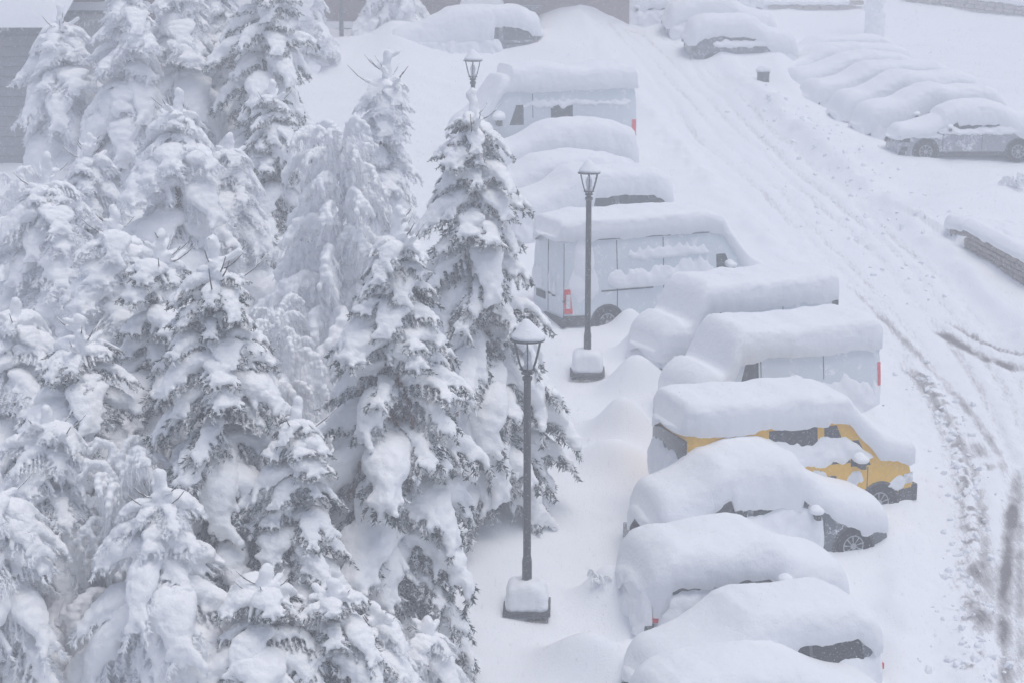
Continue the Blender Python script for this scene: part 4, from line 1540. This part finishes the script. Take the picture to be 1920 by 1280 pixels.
def spruce(tip, base, R, label, seed, dens=1.0, group='snow laden spruces left of the car park', skirt=.10, lean=None, heavy=1.0):
    rng = random.Random(seed)
    p = unproj(*base)
    p.z = gz(p.x, p.y) - .05
    H = height_for(p, tip[1])
    tipx = (tip[0] - proj((p.x, p.y, p.z + H))[0]) / proj((p.x, p.y, p.z + H))[2]
    t = thing('spruce_tree', label, 'spruce', p, 0, group)

    def ax(z):
        return Vector((tipx * max(z / H, 0) ** 1.2, 0, z))

    pts = [ax(H * i / 12) for i in range(13)]
    V, Fc = tube(pts, [.16 * (H / 8) * (1 - .95 * i / 12) + .012 for i in range(13)], 8)
    # leader twigs
    P_ = [(V, Fc)]
    bl = []
    for q in range(9 if 'foreground' in label or 'bare' in label else 5):
        z = H * (.90 + .085 * q / 9) if q < 6 else H * rng.uniform(.93, .985)
        a = rng.uniform(0, 6.28)
        l = (H - z) * rng.uniform(.6, 1.0) + .16
        c = ax(z)
        tw = [c + Vector((math.cos(a) * l * s / 4, math.sin(a) * l * s / 4, l * .55 * (s / 4) ** 2.2 - .06 * l)) for s in range(5)]
        P_.append(tube(tw, [.015, .014, .012, .010, .007], 4))
        reach = rng.randint(1, 3)
        for s in range(reach * 3 + 1):
            k, w = s // 3, (s % 3) / 3
            bl.append((tw[k].lerp(tw[min(k + 1, 4)], w) + Z * .025, (.062, .062, .05)))
    V, Fc = merge(*P_)
    tr = part('trunk', V, Fc, M['bark'], t)
    for s in range(16):
        bl.append((ax(H * (.895 + .095 * s / 15)) + Vector((rng.uniform(-.04, .04), rng.uniform(-.04, .04), 0)), (.08, .08, .09)))
    link('snow_clump', blob(bl, .03, 2, 'leader_snow', M['bough_snow']), tr)
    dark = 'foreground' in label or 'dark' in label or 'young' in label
    # inner twigs around the trunk
    V, Fc = [], []
    for _ in range(int(60 * H)):
        z = H * rng.uniform(.08, .9)
        a = rng.uniform(0, 6.28)
        l = R * (1 - z / H) * rng.uniform(.3, .9) + .05
        c = ax(z)
        tw = [c, c + Vector((math.cos(a) * l, math.sin(a) * l, -.25 * l))]
        brush(V, Fc, tw, rng, 46, .13, .016)
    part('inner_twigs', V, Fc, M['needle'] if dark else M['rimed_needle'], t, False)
    if 'rusty' in label:
        V, Fc = [], []
        for _ in range(46):
            z = H * rng.uniform(.46, .68)
            a = rng.uniform(-2.6, -.5)
            l = R * (1 - z / H) * rng.uniform(.5, 1.15)
            c = ax(z)
            e_ = c + Vector((math.cos(a) * l, math.sin(a) * l, -.35 * l))
            brush(V, Fc, [e_ + Vector((0, 0, .04)), e_ + Vector((rng.uniform(-.05, .05), -.03, -.16))], rng, 240, .05, .010)
        part('dead_twigs', V, Fc, M['rust'], t, False)
    # boughs in whorls
    z = H * skirt
    q = 0
    while z < H * .93:
        f = 1 - z / H
        l0 = min(R * (f ** .72) * 1.55 + .16, 1.85 if p.y > 30 else 1.55)
        n = max(4, int(round((4.6 + 1.6 * f) * dens)))
        a0 = rng.uniform(0, 6.28)
        for k in range(n):
            a = a0 + 6.283 * k / n + rng.uniform(-.35, .35)
            l = l0 * rng.uniform(.72, 1.18)
            zz = z + rng.uniform(-.14, .14) * l0
            nm, sm, nm2 = VAR[rng.choice(THIN) if p.y > 50 else rng.randrange(len(VAR))]
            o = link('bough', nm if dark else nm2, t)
            o.location = ax(min(zz, H * .95))
            tilt = .18 - .5 * (1 - f) if f < .35 else rng.uniform(-.05, .28)
            o.rotation_euler = (rng.uniform(-.2, .2), tilt, a)
            wy = l ** .55 * rng.uniform(.85, 1.25) * heavy * (1.12 if dark or p.y < 30 else 1.45)
            o.scale = (l, wy, l ** .8 * rng.uniform(.9, 1.15) * heavy * (1.0 if dark else 1.15))
            link('snow_clump', sm, o)
            q += 1
        z += (.20 + .18 * l0) / dens
    return t


SPRUCES = [
    ((745, 385), (735, 1275), 1.42, 'big foreground spruce with rusty brown twigs and a bare forked leader', 1.1),
    ((884, 165), (900, 985), 1.42, 'tall dark spruce standing directly behind the nearest lamp post', 1.1),
    ((400, 440), (415, 1400), 1.41, 'large foreground spruce with thin upright leader, left of the big forked one', 1.1),
    ((553, 745), (560, 1440), 1.00, 'young spruce with twin snowy spikes at the bottom between two large spruces', 1.0),
    ((728, 92), (690, 800), 1.00, 'slim spruce with two bare leader spikes left of the far lantern', 1.0),
    ((112, 8), (135, 500), 1.75, 'broad hazy spruce at the top left in front of the grey house', 1.0),
    ((240, -60), (250, 530), 1.41, 'tall hazy spruce immediately right of the broad one at the top left', 1.0),
    ((335, -90), (345, 500), 1.36, 'third hazy spruce from the top left corner, cut by the top edge', 1.0),
    ((412, -70), (425, 470), 1.13, 'narrow hazy spruce between two wider ones at the top', 1.0),
    ((500, -110), (505, 520), 1.64, 'dark tall spruce whose right side stands against the open snow at the top', 1.0),
    ((335, 165), (335, 800), 1.53, 'rounded snow heavy spruce below the hazy tall ones, left of centre', 1.0),
    ((88, 285), (85, 930), 1.53, 'spruce near the left edge below the broad hazy one', 1.0),
    ((215, 385), (225, 1080), 1.64, 'middle spruce with bare crossed top twigs in the left thicket', 1.0),
    ((512, 150), (510, 640), 1.30, 'small snow capped spruce with thin straight tip below the dark tall one', 1.0),
    ((300, 430), (310, 1150), 1.41, 'spruce pressed behind the large foreground one with upright leader', 1.0),
    ((-10, 870), (-5, 1540), 1.58, 'spruce with thick snow lumps in the lower left corner', 1.0),
    ((574, -120), (570, 150), 0.92, 'faint spruce at the top left of the thin lamp post', 1.0),
    ((738, -110), (738, 94), 1.55, 'faint small spruce at the top right of the thin lamp post', 1.0),
    ((30, 560), (25, 1180), 1.64, 'spruce on the left edge at half height of the photo', 1.0),
    ((625, 1085), (640, 1560), 1.25, 'low spruce with fat snow lumps at the bottom edge below the young one', 1.0),
    ((150, 590), (150, 1290), 1.58, 'spruce with long drooping boughs left of the large foreground one', 1.0),
    ((800, 1160), (810, 1400), 0.85, 'small spruce almost round with snow at the bottom edge beside open snow', 1.0),
    ((300, 880), (310, 1540), 1.47, 'spruce with drooping white tongues at the bottom left of centre', 1.0),
    ((500, 1060), (495, 1580), 1.30, 'snow lumped spruce at the bottom edge under the young twin spiked one', 1.0),
    ((455, 600), (450, 1180), 1.15, 'half hidden spruce between the upright leader spruce and the weeping birch', 1.0),
    ((165, 250), (165, 760), 1.20, 'hazy spruce wedged behind the bare crossed twig spruce on the left', 1.0),
    ((430, 250), (435, 760), 1.05, 'small hazy spruce right of the rounded snow heavy one', 1.0),
    ((90, 760), (90, 1420), 1.30, 'white drooping spruce in front of the left edge, lower half of the photo', 1.0),
    ((700, 1130), (705, 1500), 0.95, 'squat spruce at the bottom edge below the big forked leader spruce', 1.0),
    ((10, -40), (30, 250), 0.01, '', 0),
]
for i, (tip, base, R, lab, dn) in enumerate(SPRUCES):
    if dn:
        spruce(tip, base, R, lab, 700 + i, dn)

# ------------------------------------------------------------------ weeping birches and bushes


def weeping_variant(seed, n=24):
    rng = random.Random(seed)

    def P(t):
        return Vector((.95 * t ** .9, .06 * math.sin(4 * t + seed), .55 * math.sin(min(1, t * 1.0) * 2.2) - .28 * t ** 2.5))

    V, Fc, balls = [], [], []

    def add(pts, r0, r1, k=3):
        m_ = len(pts)
        tv, tf = tube(pts, [r0 + (r1 - r0) * s / (m_ - 1) for s in range(m_)], k, False)
        b = len(V)
        V.extend(tv)
        Fc.extend([[i + b for i in f] for f in tf])

    add([P(s / 10) for s in range(11)], .022, .008, 5)
    for i in range(11):
        t = .12 + .8 * i / 10
        r = .058 * rng.uniform(.7, 1.5)
        balls.append((P(t) + Z * r * .6, (r * 1.3, r * 1.1, r)))
    for i in range(n):
        t = rng.uniform(.15, 1.0)
        a = P(t)
        dirn = Vector((rng.uniform(.0, .45), rng.uniform(-.45, .45), 0))
        l = rng.uniform(.25, .75)
        pts = [a + dirn * (l * .7 * (1 - (1 - s / 6) ** 2)) + Vector((0.02 * math.sin(s + i), .02 * math.cos(1.3 * s + i), .06 * l * math.sin(s / 6 * 2) - l * (s / 6) ** 1.6)) for s in range(7)]
        add(pts, .0075, .004)
        for s in (1, 2, 3):
            r = rng.uniform(.022, .056)
            if rng.random() < .9:
                balls.append((pts[s] + Z * r * .4, (r * 1.2, r * 1.2, r * 1.6)))
        for _ in range(3):
            s = rng.randrange(1, 6)
            l2 = rng.uniform(.08, .25)
            d2 = Vector((rng.uniform(-.3, .5), rng.uniform(-.5, .5), -1))
            add([pts[s] + d2 * l2 * k / 3 + Vector((0, 0, .1 * l2 * k * (3 - k))) for k in range(4)], .0055, .003)
    return mesh('branch', V, Fc, M['birch'], False), blob(balls, .018, 2, 'snow_clump', M['bough_snow'], 1)


WVAR = [weeping_variant(900 + i) for i in range(5)]


def weeping(tip, base, R, label, seed, n=40, name='birch_tree', cat='birch', zlo=.25):
    rng = random.Random(seed)
    p = unproj(*base)
    p.z = gz(p.x, p.y) - .05
    H = height_for(p, tip[1])
    t = thing(name, label, cat, p)
    dx = (tip[0] - proj((p.x, p.y, p.z + H))[0]) / proj((p.x, p.y, p.z + H))[2]

    def ax(z):
        return Vector((dx * z / H + .12 * math.sin(3 * z / H), .1 * math.sin(4 * z / H + 1), z))

    V, Fc = tube([ax(H * i / 10 * .97) for i in range(11)], [.10 * (1 - .85 * i / 10) + .012 for i in range(11)], 7)
    part('trunk', V, Fc, M['birch'], t)
    for k in range(n):
        u = (k + .5) / n
        z = H * (zlo + (.93 - zlo) * u)
        nm, sm = WVAR[k % 5]
        o = link('branch', nm, t)
        o.location = ax(z)
        o.rotation_euler = (rng.uniform(-.2, .2), rng.uniform(-.25, .25) - .25 * (u > .8), 2.4 * k + rng.uniform(-.4, .4))
        l = R * (1.05 - .55 * u) * rng.uniform(.75, 1.2)
        o.scale = (l, l * rng.uniform(.9, 1.3), l * rng.uniform(.9, 1.25))
        link('snow_clump', sm, o)
    return t


weeping((640, 225), (600, 960), 1.65, 'leafless weeping birch in a veil of white twigs left of the tall spruces', 1, 84, zlo=.12)
weeping((520, 560), (530, 1080), 1.15, 'lower weeping birch tangled behind the young twin spiked spruce', 7, 46, zlo=.1)
weeping((230, 850), (200, 1420), 1.35, 'leafless weeping birch with bowed twigs at the lower left', 2, 46)
weeping((25, 1000), (45, 1420), 1.1, 'bare snowy bush tangled in the lower left corner', 3, 30, 'snowy_bush', 'bush', .1)
weeping((30, 330), (20, 640), 1.2, 'pale bare bush at the left edge below the grey house', 4, 26, 'snowy_bush', 'bush', .1)
weeping((1900, 335), (1897, 382), .45, 'small dark twiggy bush sticking out of the bank near the right edge', 5, 14, 'snowy_bush', 'bush', .0)
weeping((1112, 1085), (1118, 1135), .30, 'little buried bush beside the bottom rows of cars', 6, 8, 'snowy_bush', 'bush', .0)

# trunk of a roadside tree, plastered with snow
q = hit(1637, 70)
t = thing('roadside_tree', 'thick tree trunk plastered with snow at the top right above the buried cars', 'tree', (q.x, q.y, q.z - .2))
V, Fc = tube([(0, 0, -.3), (.02, 0, .5), (-.02, 0, 1.5), (.03, 0, 3), (0, 0, 6)], [.52, .44, .40, .36, .2], 14)
part('trunk', V, Fc, M['birch'], t)
rng = random.Random(3)
bl = []
for i in range(70):
    a, z = rng.uniform(-2.9, .6), rng.uniform(-.1, 2.8)
    r = rng.uniform(.09, .2)
    bl.append(((.40 * math.cos(a), .40 * math.sin(a), z), (r, r * .7, r * 1.4)))
link('snow_crust', blob(bl, .05, 3, 'trunk_snow', M['snow'], 1), t)
for a in (0.3, 2.2, 4.4):
    V, Fc = tube([(0, 0, 3 + a * .3), (.9 * math.cos(a), .9 * math.sin(a), 4.2 + a * .3), (1.8 * math.cos(a), 1.8 * math.sin(a), 4.8 + a * .3)], [.14, .09, .04], 7)
    part('limb', V, Fc, M['birch'], t)

# ------------------------------------------------------------------ falling snow and the hazy air
fm, fn, fb = new_mat('snowflake')
ftr = fn.nodes.new('ShaderNodeBsdfTranslucent')
ftr.inputs[0].default_value = (0.95, 0.96, 0.98, 1)
fmx = fn.nodes.new('ShaderNodeMixShader')
fmx.inputs[0].default_value = 0.5
fb.inputs['Base Color'].default_value = (0.95, 0.96, 0.98, 1)
fb.inputs['Specular IOR Level'].default_value = 0.1
fn.links.new(fb.outputs[0], fmx.inputs[1])
fn.links.new(ftr.outputs[0], fmx.inputs[2])
fn.links.new(fmx.outputs[0], fn.nodes['Material Output'].inputs['Surface'])
rs = np.random.RandomState(8)
N = 300000
D = (rs.rand(N) * (66 ** 3 - 22 ** 3) + 22 ** 3) ** (1 / 3)
ux = rs.uniform(-1, 1, N) * 1150 / F_PX
vx = rs.uniform(-1, 1, N) * 800 / F_PX
P = np.stack([ux * D, (cp + vx * sp) * D, CAM_Z + (-sp + vx * cp) * D], 1)
keep = P[:, 2] > TS * P[:, 1] + .2
P = P[keep]
n = len(P)
r = rs.uniform(.003, .0062, n)
th = rs.uniform(0, 6.28, n)
T = np.array([[1, 1, 1], [1, -1, -1], [-1, 1, -1], [-1, -1, 1]]) / 1.3
c_, s_ = np.cos(th), np.sin(th)
Vv = np.zeros((n, 4, 3))
for k in range(4):
    Vv[:, k, 0] = P[:, 0] + r * (T[k, 0] * c_ - T[k, 1] * s_)
    Vv[:, k, 1] = P[:, 1] + r * (T[k, 0] * s_ + T[k, 1] * c_)
    Vv[:, k, 2] = P[:, 2] + r * T[k, 2] * 1.3
me = bpy.data.meshes.new('falling_snow')
tri = np.array([[0, 1, 2], [0, 3, 1], [0, 2, 3], [1, 3, 2]])
Fv = (np.arange(n)[:, None, None] * 4 + tri[None]).reshape(-1)
me.vertices.add(n * 4)
me.vertices.foreach_set('co', Vv.reshape(-1).astype(np.float32))
me.loops.add(n * 12)
me.loops.foreach_set('vertex_index', Fv.astype(np.int32))
me.polygons.add(n * 4)
me.polygons.foreach_set('loop_start', (np.arange(n * 4) * 3).astype(np.int32))
me.update(calc_edges=True)
me.materials.append(fm)
o = link('falling_snow', me)
o['kind'] = 'stuff'

hm = bpy.data.materials.new('snow_haze')
hm.use_nodes = True
hn = hm.node_tree
hn.nodes.remove(hn.nodes['Principled BSDF'])
pv = hn.nodes.new('ShaderNodeVolumePrincipled')
pv.inputs['Color'].default_value = (0.94, 0.945, 0.97, 1)
pv.inputs['Density'].default_value = 0.0106
pv.inputs['Anisotropy'].default_value = 0.1
hn.links.new(pv.outputs[0], hn.nodes['Material Output'].inputs['Volume'])
V, Fc = box((0, 120, 14), (180, 280, 34))
o = part('haze', V, Fc, hm, None, False)
o['kind'] = 'stuff'
